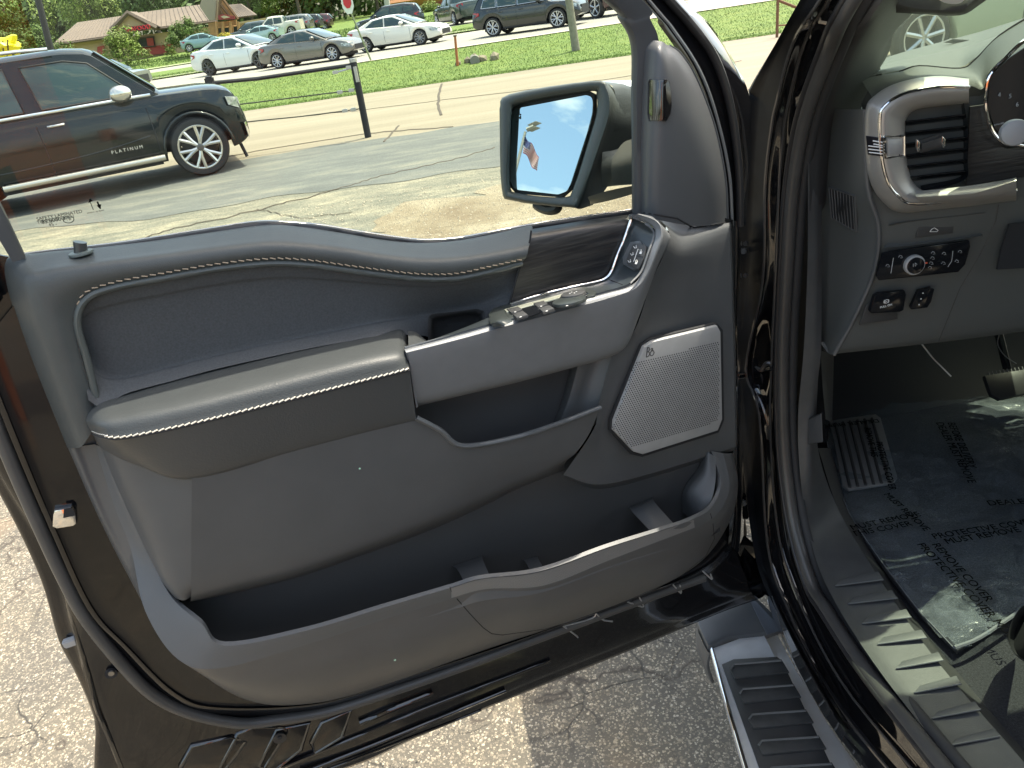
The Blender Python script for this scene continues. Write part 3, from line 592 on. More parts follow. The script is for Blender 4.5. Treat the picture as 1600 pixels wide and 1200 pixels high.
# orange column added behind the camera for its reflection in paint and glass
opm = M('reflected_orange', (.62, .17, .05), .8, 0, noise=(5, .2))
rr_ = ray(30, 230).normalized(); q = d(30, 230, -.03); rv = rr_ - DN * 2 * rr_.dot(DN); pp_ = q + rv * 4.2
o = thing('reflected_column', 'orange brown column added out of view for its reflection in the door glass', 'pillar', (pp_.x, pp_.y, 0)); plate('shaft', [V((pp_.x - .22, pp_.y, 0)), V((pp_.x + .22, pp_.y, 0)), V((pp_.x + .22, pp_.y + .4, 0)), V((pp_.x - .22, pp_.y + .4, 0))], opm, o, 2.6, .02, V((0, 0, 1)))
box('cap', (pp_.x, pp_.y + .15, 2.65), (.45, .42, .1), conc, o, None, .01); box('base', (pp_.x, pp_.y + .15, .08), (.45, .42, .16), conc, o, None, .01)
# ================================================================== vehicles
tyre_m = M('tyre', (.018, .018, .019), .7); rim_m = M('alloy', (.55, .55, .56), .25, .8); rimd = M('alloy_dark', (.10, .10, .10), .35, .6); carglass = M('car_glass', (.022, .045, .043), .04, 0, coat=.5); lampm = M('headlamp', (.34, .36, .37), .08, .5, noise=(14, .7)); tailm = M('taillamp', (.35, .01, .015), .15); chr2 = chrome
def interp(pl_, x):
    if x <= pl_[0][0]: return pl_[0][1]
    for (a, ya), (b_, yb) in zip(pl_, pl_[1:]):
        if x <= b_: return ya + (yb - ya) * (x - a) / (b_ - a + 1e-9)
    return pl_[-1][1]
def smoothi(pl_, x, w_=.06): return sum(interp(pl_, x + k * w_) for k in (-1, -.5, 0, .5, 1)) / 5
def wheel(parent, c, r_, wd, side, rm, spokes, double=False, hi=False):
    k = 40 if hi else 24; bm = bmesh.new(); prof = [(.70, wd * .42), (.75, wd * .5), (.94, wd * .5), (1.0, wd * .36), (1.0, -wd * .36), (.94, -wd * .5), (.62, -wd * .5)]
    rings = [[bm.verts.new(V((c[0] + r_ * pr * math.cos(2 * math.pi * i / k), c[1] + side * py, c[2] + r_ * pr * math.sin(2 * math.pi * i / k)))) for pr, py in prof] for i in range(k)]
    for i in range(k):
        for j in range(len(prof) - 1): bm.faces.new((rings[i][j], rings[(i + 1) % k][j], rings[(i + 1) % k][j + 1], rings[i][j + 1]))
    wo = fin('wheel', bm, tyre_m, parent, world=False)
    bm = bmesh.new(); prof = [(.76, wd * .51), (.735, wd * .52), (.70, wd * .49), (.67, wd * .30), (.64, -wd * .1)]
    rings = [[bm.verts.new(V((c[0] + r_ * pr * math.cos(2 * math.pi * i / k), c[1] + side * py, c[2] + r_ * pr * math.sin(2 * math.pi * i / k)))) for pr, py in prof] for i in range(k)]
    for i in range(k):
        for j in range(len(prof) - 1): bm.faces.new((rings[i][j], rings[(i + 1) % k][j], rings[(i + 1) % k][j + 1], rings[i][j + 1]))
    for s_ in range(spokes):
        a = 2 * math.pi * s_ / spokes + .3
        for da in ((-.17, .17) if double else (0,)):
            p0 = V((c[0] + r_ * .10 * math.cos(a), c[1] + side * wd * .40, c[2] + r_ * .10 * math.sin(a))); pm = V((c[0] + r_ * .32 * math.cos(a + da * .55), c[1] + side * wd * .44, c[2] + r_ * .32 * math.sin(a + da * .55))); p1 = V((c[0] + r_ * .72 * math.cos(a + da * 1.25), c[1] + side * wd * .43, c[2] + r_ * .72 * math.sin(a + da * 1.25)))
            tubemesh(bm, [p0, pm, p1], r_ * (.062 if double else .085), 6)
    tubemesh(bm, [V((c[0], c[1] + side * wd * .3, c[2])), V((c[0], c[1] + side * wd * .47, c[2]))], r_ * .13, 12)
    fin('rim', bm, rm, wo, world=False)
    bm = bmesh.new(); tubemesh(bm, [V((c[0], c[1] - side * wd * .2, c[2])), V((c[0], c[1] - side * wd * .1, c[2]))], r_ * .6, 24); fin('brake_disc', bm, M('brake_dark', (.04, .04, .04), .5, .5), wo, world=False)
def car(name, label, cat, loc, heading, L_, W_, deck, roof, axle, r_, bodym, windows, belt, group=None, spokes=7, double=False, rm=None, n_=70, scale=1.0, hi=False, chrome_line=False, clad=None, tail='side', doors=(), mirrorm=None, side_only=None, bed=None):
    t_ = thing(name, label, cat, tuple(loc), heading, group); t_.scale = (scale,) * 3; hw = W_ / 2; zb = .22 if belt < 1.05 else .30
    def yw(x): return hw * (1 - .16 * abs(2 * x / L_) ** 7 - .035 * abs(2 * x / L_) ** 2)
    bm = bmesh.new(); rings = []; xs = [-L_ / 2 + L_ * i / n_ for i in range(n_ + 1)]
    aR = r_ * 1.16
    for x in xs:
        zt_ = smoothi(deck, x); zl = zb + .14 * abs(2 * x / L_) ** 8
        for ax in axle:
            if abs(x - ax) < aR: zl = max(zl, r_ + math.sqrt(aR * aR - (x - ax) ** 2))
        zl = min(zl, zt_ - .06); w_ = yw(x); h = zt_ - zl
        rings.append([(x, -w_ * .80, zl - .0), (x, -w_ * .955, zl + .0), (x, -w_ * .985, zl + min(.06, h * .2)), (x, -w_, zl + h * .35), (x, -w_ * 1.0, zl + h * .55), (x, -w_ * .975, zt_ - min(.15, h * .3)), (x, -w_ * .94, zt_ - min(.03, h * .1)), (x, -w_ * .86, zt_), (x, -w_ * .4, zt_ + .025), (x, 0, zt_ + .03)])
    vr = []
    for rg in rings:
        full = rg + [(p[0], -p[1], p[2]) for p in reversed(rg[:-1])]; vr.append([bm.verts.new(p) for p in full])
    kk = len(vr[0])
    for i in range(len(vr) - 1):
        for j in range(kk): bm.faces.new((vr[i][j], vr[i + 1][j], vr[i + 1][(j + 1) % kk], vr[i][(j + 1) % kk]))
    bm.faces.new(vr[0]); bm.faces.new(list(reversed(vr[-1])))
    body = fin('body', bm, bodym, t_, world=False, autos=38)
    # dark wheel housings
    for ax in axle:
        for s_ in (-1, 1):
            bm = bmesh.new(); tubemesh(bm, [V((ax + aR * .97 * math.cos(a), s_ * hw * .72, r_ + aR * .97 * math.sin(a))) for a in [k * math.pi / 12 for k in range(13)]], .10, 6); fin('wheel_housing', bm, blackm, t_, world=False)
            wheel(t_, (ax, s_ * (hw - .13), r_), r_, .23, s_, rm or rim_m, spokes, double, hi)
    # greenhouse
    def gy(x, z): return min(hw * .86, yw(x) * .89) - .36 * max(0, z - belt) 
    x0, x1 = roof[0][0], roof[-1][0]; bm = bmesh.new(); rings = []; m_ = 44
    for i in range(m_ + 1):
        x = x0 + (x1 - x0) * i / m_; zr = smoothi(roof, x, .05) if 0 < i < m_ else interp(roof, x); zd = interp(deck, x) - .05; zr = max(zr, zd + .01)
        rings.append([(x, -gy(x, belt) - .0, zd), (x, -gy(x, (zr + belt) / 2), max(zd + .003, (zd + zr) / 2)), (x, -gy(x, zr - .05), max(zd + .005, zr - .05)), (x, -gy(x, zr) * .9, zr), (x, 0, zr + .03)])
    vr = []
    for rg in rings: vr.append([bm.verts.new(p) for p in rg + [(p[0], -p[1], p[2]) for p in reversed(rg[:-1])]])
    kk = len(vr[0])
    for i in range(m_):
        for j in range(kk - 1): bm.faces.new((vr[i][j], vr[i + 1][j], vr[i + 1][j + 1], vr[i][j + 1]))
    fin('cabin', bm, bodym, t_, world=False, autos=38)
    for wi in windows:
        for s_ in ((-1, 1) if side_only is None else (side_only,)):
            pts = [V((x, s_ * (gy(x, z) + .006), z)) for x, z in wi]; wn = plate('window', pts, carglass, t_, .008, .002, V((0, s_, .36)).normalized(), False)
            if chrome_line:
                bm = bmesh.new(); tubemesh(bm, [p + V((0, s_ * .012, -.01)) for p in pts] + [pts[0] + V((0, s_ * .012, -.01))], .012, 5); fin('window_trim', bm, blackm if chrome_line == 'black' else chr2, wn, world=False)
    # windshield and rear glass
    for seg, nm in (((len(roof) - 2, len(roof) - 1), 'windshield'), ((0, 1), 'rear_window')):
        (xa, za), (xb, zb2) = roof[seg[0]], roof[seg[1]]
        A_ = (xa + (xb - xa) * .06, za + (zb2 - za) * .06); B_ = (xa + (xb - xa) * .94, za + (zb2 - za) * .94); nn_ = V((-(zb2 - za), 0, xb - xa)).normalized()
        if nn_.z < 0: nn_ = -nn_
        pts = [V((x, s_ * (gy(x, max(z, belt)) * .92), z)) + nn_ * .022 for (x, z), s_ in ((A_, -1), (B_, -1), (B_, 1), (A_, 1))]; plate(nm, pts, carglass, t_, .012, .002, nn_, False)
    # lamps, handles, mirrors, shut lines
    for s_ in (-1, 1):
        xf = L_ / 2; zf = interp(deck, xf - .25); hl = [V((xf - .06, s_ * yw(xf - .06) * .72, zf - .10)), V((xf - .12, s_ * yw(xf - .12) * .97, zf - .09)), V((xf - .50, s_ * yw(xf - .5) * 1.01, zf - .05)), V((xf - .46, s_ * yw(xf - .46) * 1.015, zf - .17)), V((xf - .14, s_ * yw(xf - .14) * 1.0, zf - .24)), V((xf - .04, s_ * yw(xf - .04) * .74, zf - .22))]
        plate('headlight', hl, lampm, t_, .02, .004, V((.6, s_ * .8, .1)).normalized(), False)
        zr_ = interp(deck, -xf + .2); tl = [V((-xf + .04, s_ * yw(xf - .04) * .72, zr_ - .08)), V((-xf + .10, s_ * yw(xf - .1) * .97, zr_ - .08)), V((-xf + .42, s_ * yw(xf - .42) * 1.0, zr_ - .12)), V((-xf + .40, s_ * yw(xf - .4) * 1.012, zr_ - .22)), V((-xf + .10, s_ * yw(xf - .1) * 1.0, zr_ - .30)), V((-xf + .02, s_ * yw(xf - .02) * .74, zr_ - .28))]
        plate('taillight', tl, tailm, t_, .02, .004, V((-.6, s_ * .8, .1)).normalized(), False)
        for x, z in doors:
            bm = bmesh.new(); zz = .3
            tubemesh(bm, [V((x, s_ * (yw(x) * .985), zb + .12)), V((x, s_ * (yw(x) + .002), zb + .3)), V((x, s_ * (yw(x) + .002), (zb + belt) / 2)), V((x - .01, s_ * yw(x) * .975, belt - .13))], .007, 5); fin('door_gap', bm, blackm, t_, world=False)
            if z:
                hx_ = x + .22; bm = bmesh.new(); tubemesh(bm, [V((hx_ - .10, s_ * (yw(hx_) * .985), z)), V((hx_ - .06, s_ * (yw(hx_) * .985 + .03), z)), V((hx_ + .06, s_ * (yw(hx_) * .985 + .03), z)), V((hx_ + .10, s_ * (yw(hx_) * .985), z))], .016, 6); fin('door_handle', bm, mirrorm if mirrorm and hi else bodym, t_, world=False)
        mxp = x1 - (x1 - interp([(0, 0)], 0)) * 0 - .62 * (1 if belt < 1.05 else .8); mo = bmesh.new(); bmesh.ops.create_icosphere(mo, subdivisions=3, radius=1, matrix=Matrix.Translation((mxp, s_ * (hw + .06), belt + .10)) @ Matrix.Diagonal((.11 if not hi else .15, .12, .075 if not hi else .11, 1))); mo_ = fin('side_mirror', mo, mirrorm or bodym, t_, world=False)
        mo = bmesh.new(); boxm(mo, (mxp, s_ * (hw - .04), belt + .03), (.08, .16, .04)); fin('mirror_stalk', mo, blackm, mo_, world=False)
    # sill cladding and lower grille
    bm = bmesh.new(); boxm(bm, (0, 0, zb + .02), (abs(axle[1] - axle[0]) - 2.2 * aR, W_ * .97, .09)); fin('sill', bm, clad or blackm, t_, world=False)
    bm = bmesh.new(); boxm(bm, (L_ / 2 - .03, 0, .62 if belt > 1.05 else .45), (.08, W_ * .55, .32 if belt > 1.05 else .22)); fin('grille', bm, blackm, t_, world=False)
    if hi is False:
        bm = bmesh.new(); boxm(bm, (0, 0, zb - .02), (L_ * .8, W_ * .7, .12)); fin('underbody', bm, blackm, t_, world=False)
    return t_
SED = dict(deck=[(-2.45, .60), (-2.40, .95), (-2.2, 1.03), (-1.5, 1.04), (0, .97), (1.0, .92), (1.9, .82), (2.3, .70), (2.42, .50)], roof=[(-1.95, 1.02), (-1.05, 1.36), (-.4, 1.43), (.15, 1.41), (1.25, .93)], axle=(-1.42, 1.42), r_=.33, windows=[[(-1.35, 1.05), (-.92, 1.30), (-.38, 1.35), (-.38, .99)], [(-.31, .99), (-.31, 1.355), (.1, 1.34), (.92, .98)]], belt=.95)
SUVd = dict(deck=[(-2.5, .75), (-2.46, 1.05), (-2.3, 1.12), (0, 1.10), (1.05, 1.10), (2.0, 1.02), (2.38, .92), (2.5, .6)], roof=[(-2.42, 1.10), (-2.1, 1.62), (-1.3, 1.73), (.2, 1.73), (1.25, 1.10)], axle=(-1.5, 1.5), r_=.38, windows=[[(-2.0, 1.18), (-1.88, 1.5), (-1.3, 1.56), (-1.3, 1.16)], [(-1.22, 1.16), (-1.22, 1.58), (-.35, 1.60), (-.35, 1.14)], [(-.27, 1.14), (-.27, 1.60), (.2, 1.60), (.95, 1.15)]], belt=1.08)
PKd = dict(deck=[(-2.9, .9), (-2.86, 1.30), (-1.25, 1.32), (-1.15, 1.15), (0, 1.15), (1.1, 1.17), (2.3, 1.12), (2.8, 1.02), (2.92, .6)], roof=[(-1.2, 1.15), (-1.05, 1.82), (-.2, 1.9), (.35, 1.88), (1.25, 1.15)], axle=(-1.75, 1.85), r_=.40, windows=[[(-1.0, 1.24), (-.95, 1.72), (-.2, 1.76), (-.2, 1.22)], [(-.12, 1.22), (-.12, 1.76), (.3, 1.74), (.95, 1.22)]], belt=1.13)
def heading_from(a, b_): return math.atan2(b_.y - a.y, b_.x - a.x)
def onroad(rear_px, front_px, Ls, axles):
    a, b_ = GT(*rear_px), GT(*front_px); sc_ = (b_ - a).length / (axles[1] - axles[0]); m_ = (a + b_) * .5; hd = heading_from(a, b_); off = (axles[0] + axles[1]) / 2 * sc_
    left = V((-math.sin(hd), math.cos(hd), 0)); return m_, hd, sc_, left
def roadcar(name, label, cat, rear, front, L_, W_, spec, bodym, **k):
    m_, hd, sc_, left = onroad(rear, front, L_, spec['axle']); sc_ = min(1.12, max(.9, sc_)); s_ = 1 if left.dot(V((m_.x, m_.y, 0)) ) > 0 else -1
    loc = m_ + left * s_ * (W_ / 2 - .12) * sc_; print(label[:30], 'scale', round(sc_, 2), 'Y', round(m_.y, 1)); loc.z = TZ(m_.x, m_.y)
    return car(name, label, cat, loc, hd, L_, W_, bodym=bodym, scale=sc_, **spec, **k)
def cp_(name, c, metal=.0): return M(name, c, .22, metal, coat=.8)
whitep = cp_('white_car_paint', (.72, .70, .64)); greyp = cp_('grey_car_paint', (.16, .155, .14), .4); blackp = cp_('black_car_paint', (.012, .015, .016)); greenp = cp_('dark_green_paint', (.018, .032, .026)); silverp = cp_('silver_paint', (.22, .23, .22), .4); maroonp = cp_('maroon_paint', (.07, .025, .03)); tealp = cp_('teal_paint', (.20, .32, .33), .3)
D2 = ((-.35, .80), (.98, 0), (-1.25, .82))
grp = 'cars driving and parked along the street'
roadcar('sedan', 'pearl white sedan with black wheels, leftmost car on the street', 'car', (331, 118), (410, 107), 4.9, 1.85, SED, cp_('pearl_paint', (.66, .68, .66), .1), group=grp, rm=rimd, doors=D2)
roadcar('sedan', 'grey brown sedan on the street between the two white sedans', 'car', (438, 107), (523, 95), 4.85, 1.82, SED, greyp, group=grp, spokes=9, doors=D2)
roadcar('sedan', 'white sedan with grey alloy wheels behind the leaning sign pole', 'car', (575, 82), (659, 70), 4.87, 1.85, SED, whitep, group=grp, spokes=10, rm=M('alloy_mid', (.3, .3, .3), .3, .7), doors=D2)
roadcar('suv', 'large black utility vehicle with bright multi spoke wheels left of the utility pole', 'car', (773, 57), (873, 43), 5.0, 2.0, SUVd, blackp, group=grp, spokes=6, double=True, chrome_line=True, doors=((-.31, .95), (1.0, 0), (-1.26, .95)))
roadcar('suv', 'maroon utility vehicle partly hidden behind the utility pole', 'car', (858, 36), (935, 28), 4.7, 1.9, SUVd, maroonp, group=grp, spokes=5, doors=((-.31, .95), (1.0, 0)))
def farcar(name, label, cat, cpx, Y, hd, L_, W_, spec, bodym, **k):
    p = F(cpx[0], cpx[1], Y); return car(name, label, cat, (p.x, Y, p.z), math.radians(hd), L_, W_, bodym=bodym, **spec, group=grp, **k)
roadcar('pickup', 'dark green crew cab pickup on the far road right of the white sedan', 'pickup truck', (734, 37.5), (669, 43), 5.8, 2.0, PKd, greenp, group=grp, doors=((-.16, 1.0), (1.0, 0)))
farcar('wagon', 'black wagon behind the roof of the white sedan', 'car', (612, 50), 62, 172, 4.9, 1.9, SUVd, blackp, doors=((-.31, .95),))
farcar('suv', 'silver utility vehicle just behind the near black one, at its windshield', 'car', (176, 148), 46, -20, 4.6, 1.85, SUVd, silverp, doors=((-.31, .95),), spokes=5)
farcar('suv', 'small dark car parked right of the restaurant entrance', 'car', (397, 64), 88, 172, 4.6, 1.85, SUVd, cp_('slate_paint', (.07, .09, .10)))
farcar('hatchback', 'tiny teal car parked at the foot of the restaurant wall', 'car', (323, 77), 82, 10, 4.2, 1.75, SED, tealp)
farcar('hatchback', 'tiny pale teal car in front of the far white pickup', 'car', (410, 67), 80, 170, 4.2, 1.75, SED, cp_('pale_teal_paint', (.30, .42, .42), .3))
farcar('pickup', 'far white pickup left of the far silver wagon', 'pickup truck', (434, 59), 84, 175, 5.4, 1.9, PKd, cp_('cream_paint', (.62, .60, .50)))
farcar('suv', 'far silver wagon parked right of the white pickup', 'car', (457, 54), 88, 172, 4.6, 1.85, SUVd, silverp)
farcar('suv', 'far black car parked under the trees, left of the leaning sign', 'car', (474, 52), 94, 172, 4.6, 1.85, SUVd, blackp)
farcar('suv', 'far dark red car half hidden under the trees', 'car', (492, 50), 98, 172, 4.4, 1.85, SUVd, maroonp)
farcar('hatchback', 'tiny dark car at the top edge right of the door frame', 'car', (1090, 11), 42, -10, 4.3, 1.8, SED, blackp)
farcar('sedan', 'white car whose lower edge shows at the top centre right', 'car', (1050, 14), 55, -10, 4.8, 1.8, SED, whitep)
# vehicle beyond the windshield
wb_ = G(1432, 106); hdw = math.radians(184); lf = V((math.cos(hdw), math.sin(hdw), 0)); lw = V((-math.sin(hdw), math.cos(hdw), 0))
car('pickup', 'pale green pickup seen through the windshield', 'pickup truck', wb_ - lf * 2.45 - lw * .87, hdw, 5.8, 2.0, bodym=cp_('pale_green_paint', (.42, .46, .34)), **{**PKd, 'axle': (-1.75, 2.45)}, doors=((-.16, 1.0), (1.0, 0)), n_=90)
# the near black utility vehicle
e1, e2_ = G(10, 308, .36), G(270, 255, .36); hd = heading_from(e1, e2_); fwc = G(312, 275, 0)
EX = dict(deck=[(-2.66, .8), (-2.62, 1.12), (-2.4, 1.20), (0, 1.20), (1.0, 1.20), (1.18, 1.20), (1.9, 1.17), (2.35, 1.10), (2.55, .98), (2.66, .70)], roof=[(-2.6, 1.2), (-2.3, 1.80), (-1.6, 1.92), (.2, 1.92), (.55, 1.87), (1.28, 1.20)], axle=(-1.52, 1.58), r_=.405,
    windows=[[(-2.3, 1.27), (-2.15, 1.72), (-1.50, 1.78), (-1.50, 1.26)], [(-1.40, 1.26), (-1.40, 1.78), (-.52, 1.80), (-.44, 1.25)], [(-.22, 1.25), (-.32, 1.79), (.22, 1.79), (.50, 1.72), (.92, 1.30), (.92, 1.24)]], belt=1.18)
lf = V((math.cos(hd), math.sin(hd), 0)); lw = V((-math.sin(hd), math.cos(hd), 0)); loc = fwc - lf * 1.58 + lw * (1.015 - .13)
nx_ = car('suv', 'large black utility vehicle with chrome mirror parked at the left beyond the door glass', 'car', loc, hd, 5.33, 2.03, bodym=M('near_black_paint', (.006, .010, .011), .10, 0, coat=.35, spec=.35), **EX, spokes=6, double=True, rm=M('bright_alloy', (.62, .60, .56), .2, .85), n_=130, hi=True, chrome_line='black', doors=((-.34, 1.03), (1.05, 0), (-1.42, 1.03)), mirrorm=M('satin_chrome', (.66, .63, .58), .18, .9))
def squash(o):
    for ch in o.children:
        squash(ch)
        if ch.type == 'MESH':
            for v in ch.data.vertices:
                if v.co.x > 2.06: v.co.x = 2.06 + (v.co.x - 2.06) * .45
squash(nx_)
nx_.location = nx_.location + lf * .13
pts = [V((x, -1.015 * (1 - .035 * abs(2 * x / 5.33) ** 2) - .004 + .02, 1.205)) for x in (-2.3, -1.5, -.7, 0, .6, 1.15)]
tube('belt_trim', pts, .022, chrome, nx_, 3, 8, world=False)
tube('step_bar', [V((x, -1.06, .37)) for x in (-1.0, -.5, 0, .5, 1.08)], .045, M('step_bar_metal', (.60, .56, .48), .25, .8), nx_, 2, 10, world=False)
for x in (-.7, .1, .8): tube('step_bracket', [V((x, -1.05, .36)), V((x, -.8, .42))], .025, blackm, nx_, 0, 6, world=False)
text('trim_letters', 'P L A T I N U M', .062, V((.42, -1.03, .545)), V((1, 0, 0)), V((0, 0, 1)), M('letter_chrome', (.8, .8, .78), .2, .6), nx_, .006, world=False)
tube('body_crease', [V((x, -1.016 * (1 - .035 * abs(2 * x / 5.33) ** 2), z)) for x, z in ((-1.8, .60), (-1, .55), (0, .58), (.6, .63), (.98, .68))], .012, M('near_black_paint', (.01, .014, .015), .08), nx_, 4, 6, world=False)
tube('arch_lip', [V((1.58 + .475 * math.cos(a), -1.0, .405 + .475 * math.sin(a))) for a in [k * math.pi / 14 for k in range(15)]], .022, M('near_black_paint', (.01, .014, .015), .08), nx_, 0, 8, world=False)
plate('hub_centre', [V((1.58 + .05 * math.cos(a), -1.0, .405 + .05 * math.sin(a))) for a in [k * math.pi / 6 for k in range(12)]], M('hub_dark', (.12, .12, .12), .3, .6), nx_, .02, .004, V((0, -1, 0)), False)
plate('fog_bezel', [V((2.275, -.93, .62)), V((2.31, -.84, .62)), V((2.32, -.80, .44)), V((2.29, -.88, .40))], chrome, nx_, .012, .004, V((.75, -.65, 0)).normalized(), False)
tube('roof_rail', [V((x, -.74, z)) for x, z in ((-2.1, 1.90), (-1.5, 1.97), (-.5, 1.98), (.1, 1.95))], .022, chrome, nx_, 3, 8, world=False)
tube('tow_hook', [V((2.16, -.75, .32)), V((2.20, -.76, .12))], .025, blackm, nx_, 0, 8, world=False)
# interior seen through the near window: steering wheel and seat
# ================================================================== THE TRUCK
truck = thing('pickup_truck', 'black pickup truck with its driver door swung wide open in the foreground', 'pickup truck', (.8, 1.4, 0))
TR = V((.8, 1.4, 0))
# ---- door: painted shell
sr0 = [(60, 430), (130, 600), (190, 800), (250, 930), (310, 1010), (380, 1050), (460, 1065), (560, 1050), (700, 1005), (850, 960), (1000, 905), (1080, 860), (1120, 800)]
sr1 = [(-30, 540), (25, 681), (84, 822), (144, 950), (200, 1012), (275, 1084), (344, 1106), (500, 1099), (640, 1056), (800, 1004), (960, 945), (1090, 893), (1140, 850)]
sr2 = [(-36, 548), (18, 688), (76, 829), (135, 956), (192, 1020), (267, 1091), (338, 1115), (502, 1108), (643, 1065), (803, 1012), (963, 953), (1095, 900), (1146, 856)]
sr2b = [(-44, 560), (8, 702), (66, 840), (122, 965), (180, 1034), (257, 1104), (334, 1130), (504, 1122), (647, 1077), (806, 1022), (966, 962), (1100, 906), (1150, 862)]
sr3 = [(-56, 640), (20, 775), (84, 880), (106, 960), (133, 1050), (160, 1130), (205, 1235), (512, 1193), (655, 1137), (812, 1070), (973, 1005), (1118, 946), (1172, 924)]
sr4 = [(-66, 662), (8, 788), (64, 905), (92, 1000), (118, 1052), (147, 1122), (190, 1262), (515, 1208), (655, 1151), (818, 1083), (978, 1019), (1124, 958), (1184, 937)]
rows = [dl(sr0, .012), dl(sr1, .012), dl(sr1, .016), dl(sr2, .002), dl(sr2b, -.004), dl(sr3, -.012), dl(sr3, -.022), dl(sr4, -.030)]
rows.append([p - DN * .012 for p in rows[-1]])
door = loft('door', rows, paintin, truck, 6, 3)
rows2 = [[p - DN * .02 for p in dl(sr4, -.028)], dl([(x + 8, y - 4) for x, y in sr4], -.075), dl([(x + 40, y - 40) for x, y in sr3], -.12), dl(sr0, -.15)]
loft('outer_skin', rows2, paint, door, 5, 3)
plate('outer_skin', dl([(60, 430), (190, 800), (310, 1010), (460, 1065), (850, 960), (1120, 800), (1150, 400), (985, 350), (820, 372), (665, 398), (560, 386), (420, 372)], -.16), paint, door, .01, 0)
plate('inner_panel', dl([(25, 470), (150, 760), (250, 930), (350, 1040), (500, 1075), (850, 960), (1090, 870), (1146, 780), (1150, 380), (990, 350), (820, 372), (650, 395), (420, 368), (60, 405)], -.006), paintin, door, .004, 0)
bsh = bvh(door)
# rubber weather seal following the door edge
tube('door_seal', [p + DN * .004 for p in dl([(-40, 555), (10, 697), (70, 835), (103, 905), (134, 962), (187, 1030), (240, 1083), (300, 1112), (375, 1127), (437, 1121), (500, 1111), (560, 1094), (644, 1066), (712, 1042), (790, 1013), (900, 972), (1000, 935), (1098, 900)], .0)], .0085, rubberg, door, 5, 10)
# long pressed beads of the lower door edge
for a_, r_, o_ in (([(440, 1199), (560, 1150), (660, 1108), (770, 1066), (860, 1032)], .0035, -.006), ([(470, 1208), (600, 1157), (700, 1116), (790, 1079)], .0035, -.008), ([(505, 1205), (620, 1160), (720, 1122), (752, 1109)], .0024, -.010), ([(180, 838), (250, 960), (300, 1020)], .003, .012)):
    tube('pressed_bead', dl(a_, o_), r_, paint, door, 5, 8)
tube('pressed_bead', dl([(103, 906), (112, 955), (127, 1013), (140, 1060), (152, 1108), (170, 1150), (192, 1205)], -.012), .004, paint, door, 5, 8)
# stamped bays
def bay(pts, mt=paint):
    q = dl(pts, -.006); tube('stamped_bay', [q[i] for i in range(len(q))] + [q[0]], .0042, mt, door, 0, 8)
    plate('bay_floor', [p + DN * .001 for p in q], paintin, door, .002, .0008)
for b_ in ([(282, 1200), (300, 1165), (362, 1150), (384, 1157), (345, 1210)], [(335, 1215), (372, 1145), (398, 1134), (452, 1136), (412, 1200)], [(405, 1196), (432, 1139), (483, 1128), (470, 1170), (428, 1203)], [(487, 1160), (503, 1128), (548, 1108), (534, 1150), (492, 1175)]): bay(b_)
disc('drain_plug', d(437, 1152, -.001), DN, .010, .003, rubber, door); disc('plug_centre', d(437, 1152, .002), DN, .0035, .002, blackm, door)
disc('drain_plug', d(174, 1051, -.004), DN, .008, .003, blackm, door); disc('plug_centre', d(174, 1051, .000), DN, .004, .0025, M('metal_dull', (.25, .24, .22), .4, .8), door)
for a_ in ([(562, 1129), (600, 1112), (640, 1096), (676, 1082)],):
    tube('edge_highlight_bead', dl(a_, -.004), .0055, paint, door, 4, 8)
for a_ in ([(868, 968), (880, 978), (899, 992), (903, 996)], [(921, 939), (938, 966), (957, 971)], [(882, 978), (925, 966), (932, 955)], [(975, 938), (1003, 948), (1004, 943), (996, 928)], [(1048, 909), (1064, 927), (1062, 914)], [(1092, 886), (1112, 905), (1110, 897)], [(1062, 905), (1085, 893), (1098, 885)]):
    tube('wire_clip', dl(a_, .010), .0015, M('clip_metal', (.42, .42, .42), .3, .6), door, 3, 6)
plate('cream_tag', dl([(952, 944), (966, 941), (975, 938), (973, 948), (960, 953)], .002), M('cream_plastic', (.55, .5, .38), .5), door, .001, 0)
plate('white_chip', dl([(1070, 905), (1086, 896), (1092, 898), (1080, 906)], .002), satinl, door, .001, 0)
box('edge_clip', d(110, 1003, -.02), (.018, .01, .012), satinl, door, (DD, DN, V((0, 0, 1))), .002)
# latch in the door's rear edge
plate('latch', dl([(84, 800), (86, 793), (112, 789), (119, 796), (121, 813), (116, 817), (90, 821), (83, 818)], .012), chrome, door, .008, .002)
plate('latch_slot', dl([(100, 795), (111, 793), (116, 798), (117, 805), (99, 809)], .021), blackm, door, .001, 0)
# ---- door window frame
pe = [P(.42, 1.89, 0), P(.72, 1.92, 0), P(1.0, 1.90, 0)]
def pz(s, z, o): return P(s, z, o)
def fr(px, top, o): return dl(px, o) + [pz(a_, b_, o) for a_, b_ in top]
top0 = [(.40, 1.85), (.70, 1.88), (1.0, 1.86)]; top1 = [(.39, 1.88), (.70, 1.91), (1.03, 1.89)]; top2 = [(.37, 1.92), (.70, 1.95), (1.06, 1.93)]; top3 = [(.35, 1.95), (.70, 1.98), (1.08, 1.96)]
ra = fr([(987, 346), (987, 250), (986, 150), (985, 70), (966, 30), (941, 0)], top0, -.020)
rb = fr([(990, 346), (990, 250), (990, 150), (990, 75), (976, 36), (948, 0)], top0, .012)
rc = fr([(1003, 346), (1003, 250), (1002, 150), (1004, 78), (994, 40), (966, 0)], top1, .020)
rd = fr([(1012, 346), (1020, 250), (1026, 160), (1030, 70), (1016, 30), (996, -8)], top1, .022)
loft('window_frame', [ra, rb, rc, rd], M('frame_plastic', (.045, .048, .052), .5, 0, noise=(20, .05)), door, 6, 2)
r1 = fr([(1110, 352), (1105, 250), (1090, 160), (1060, 85), (1030, 40), (1000, 0)], top1, .016)
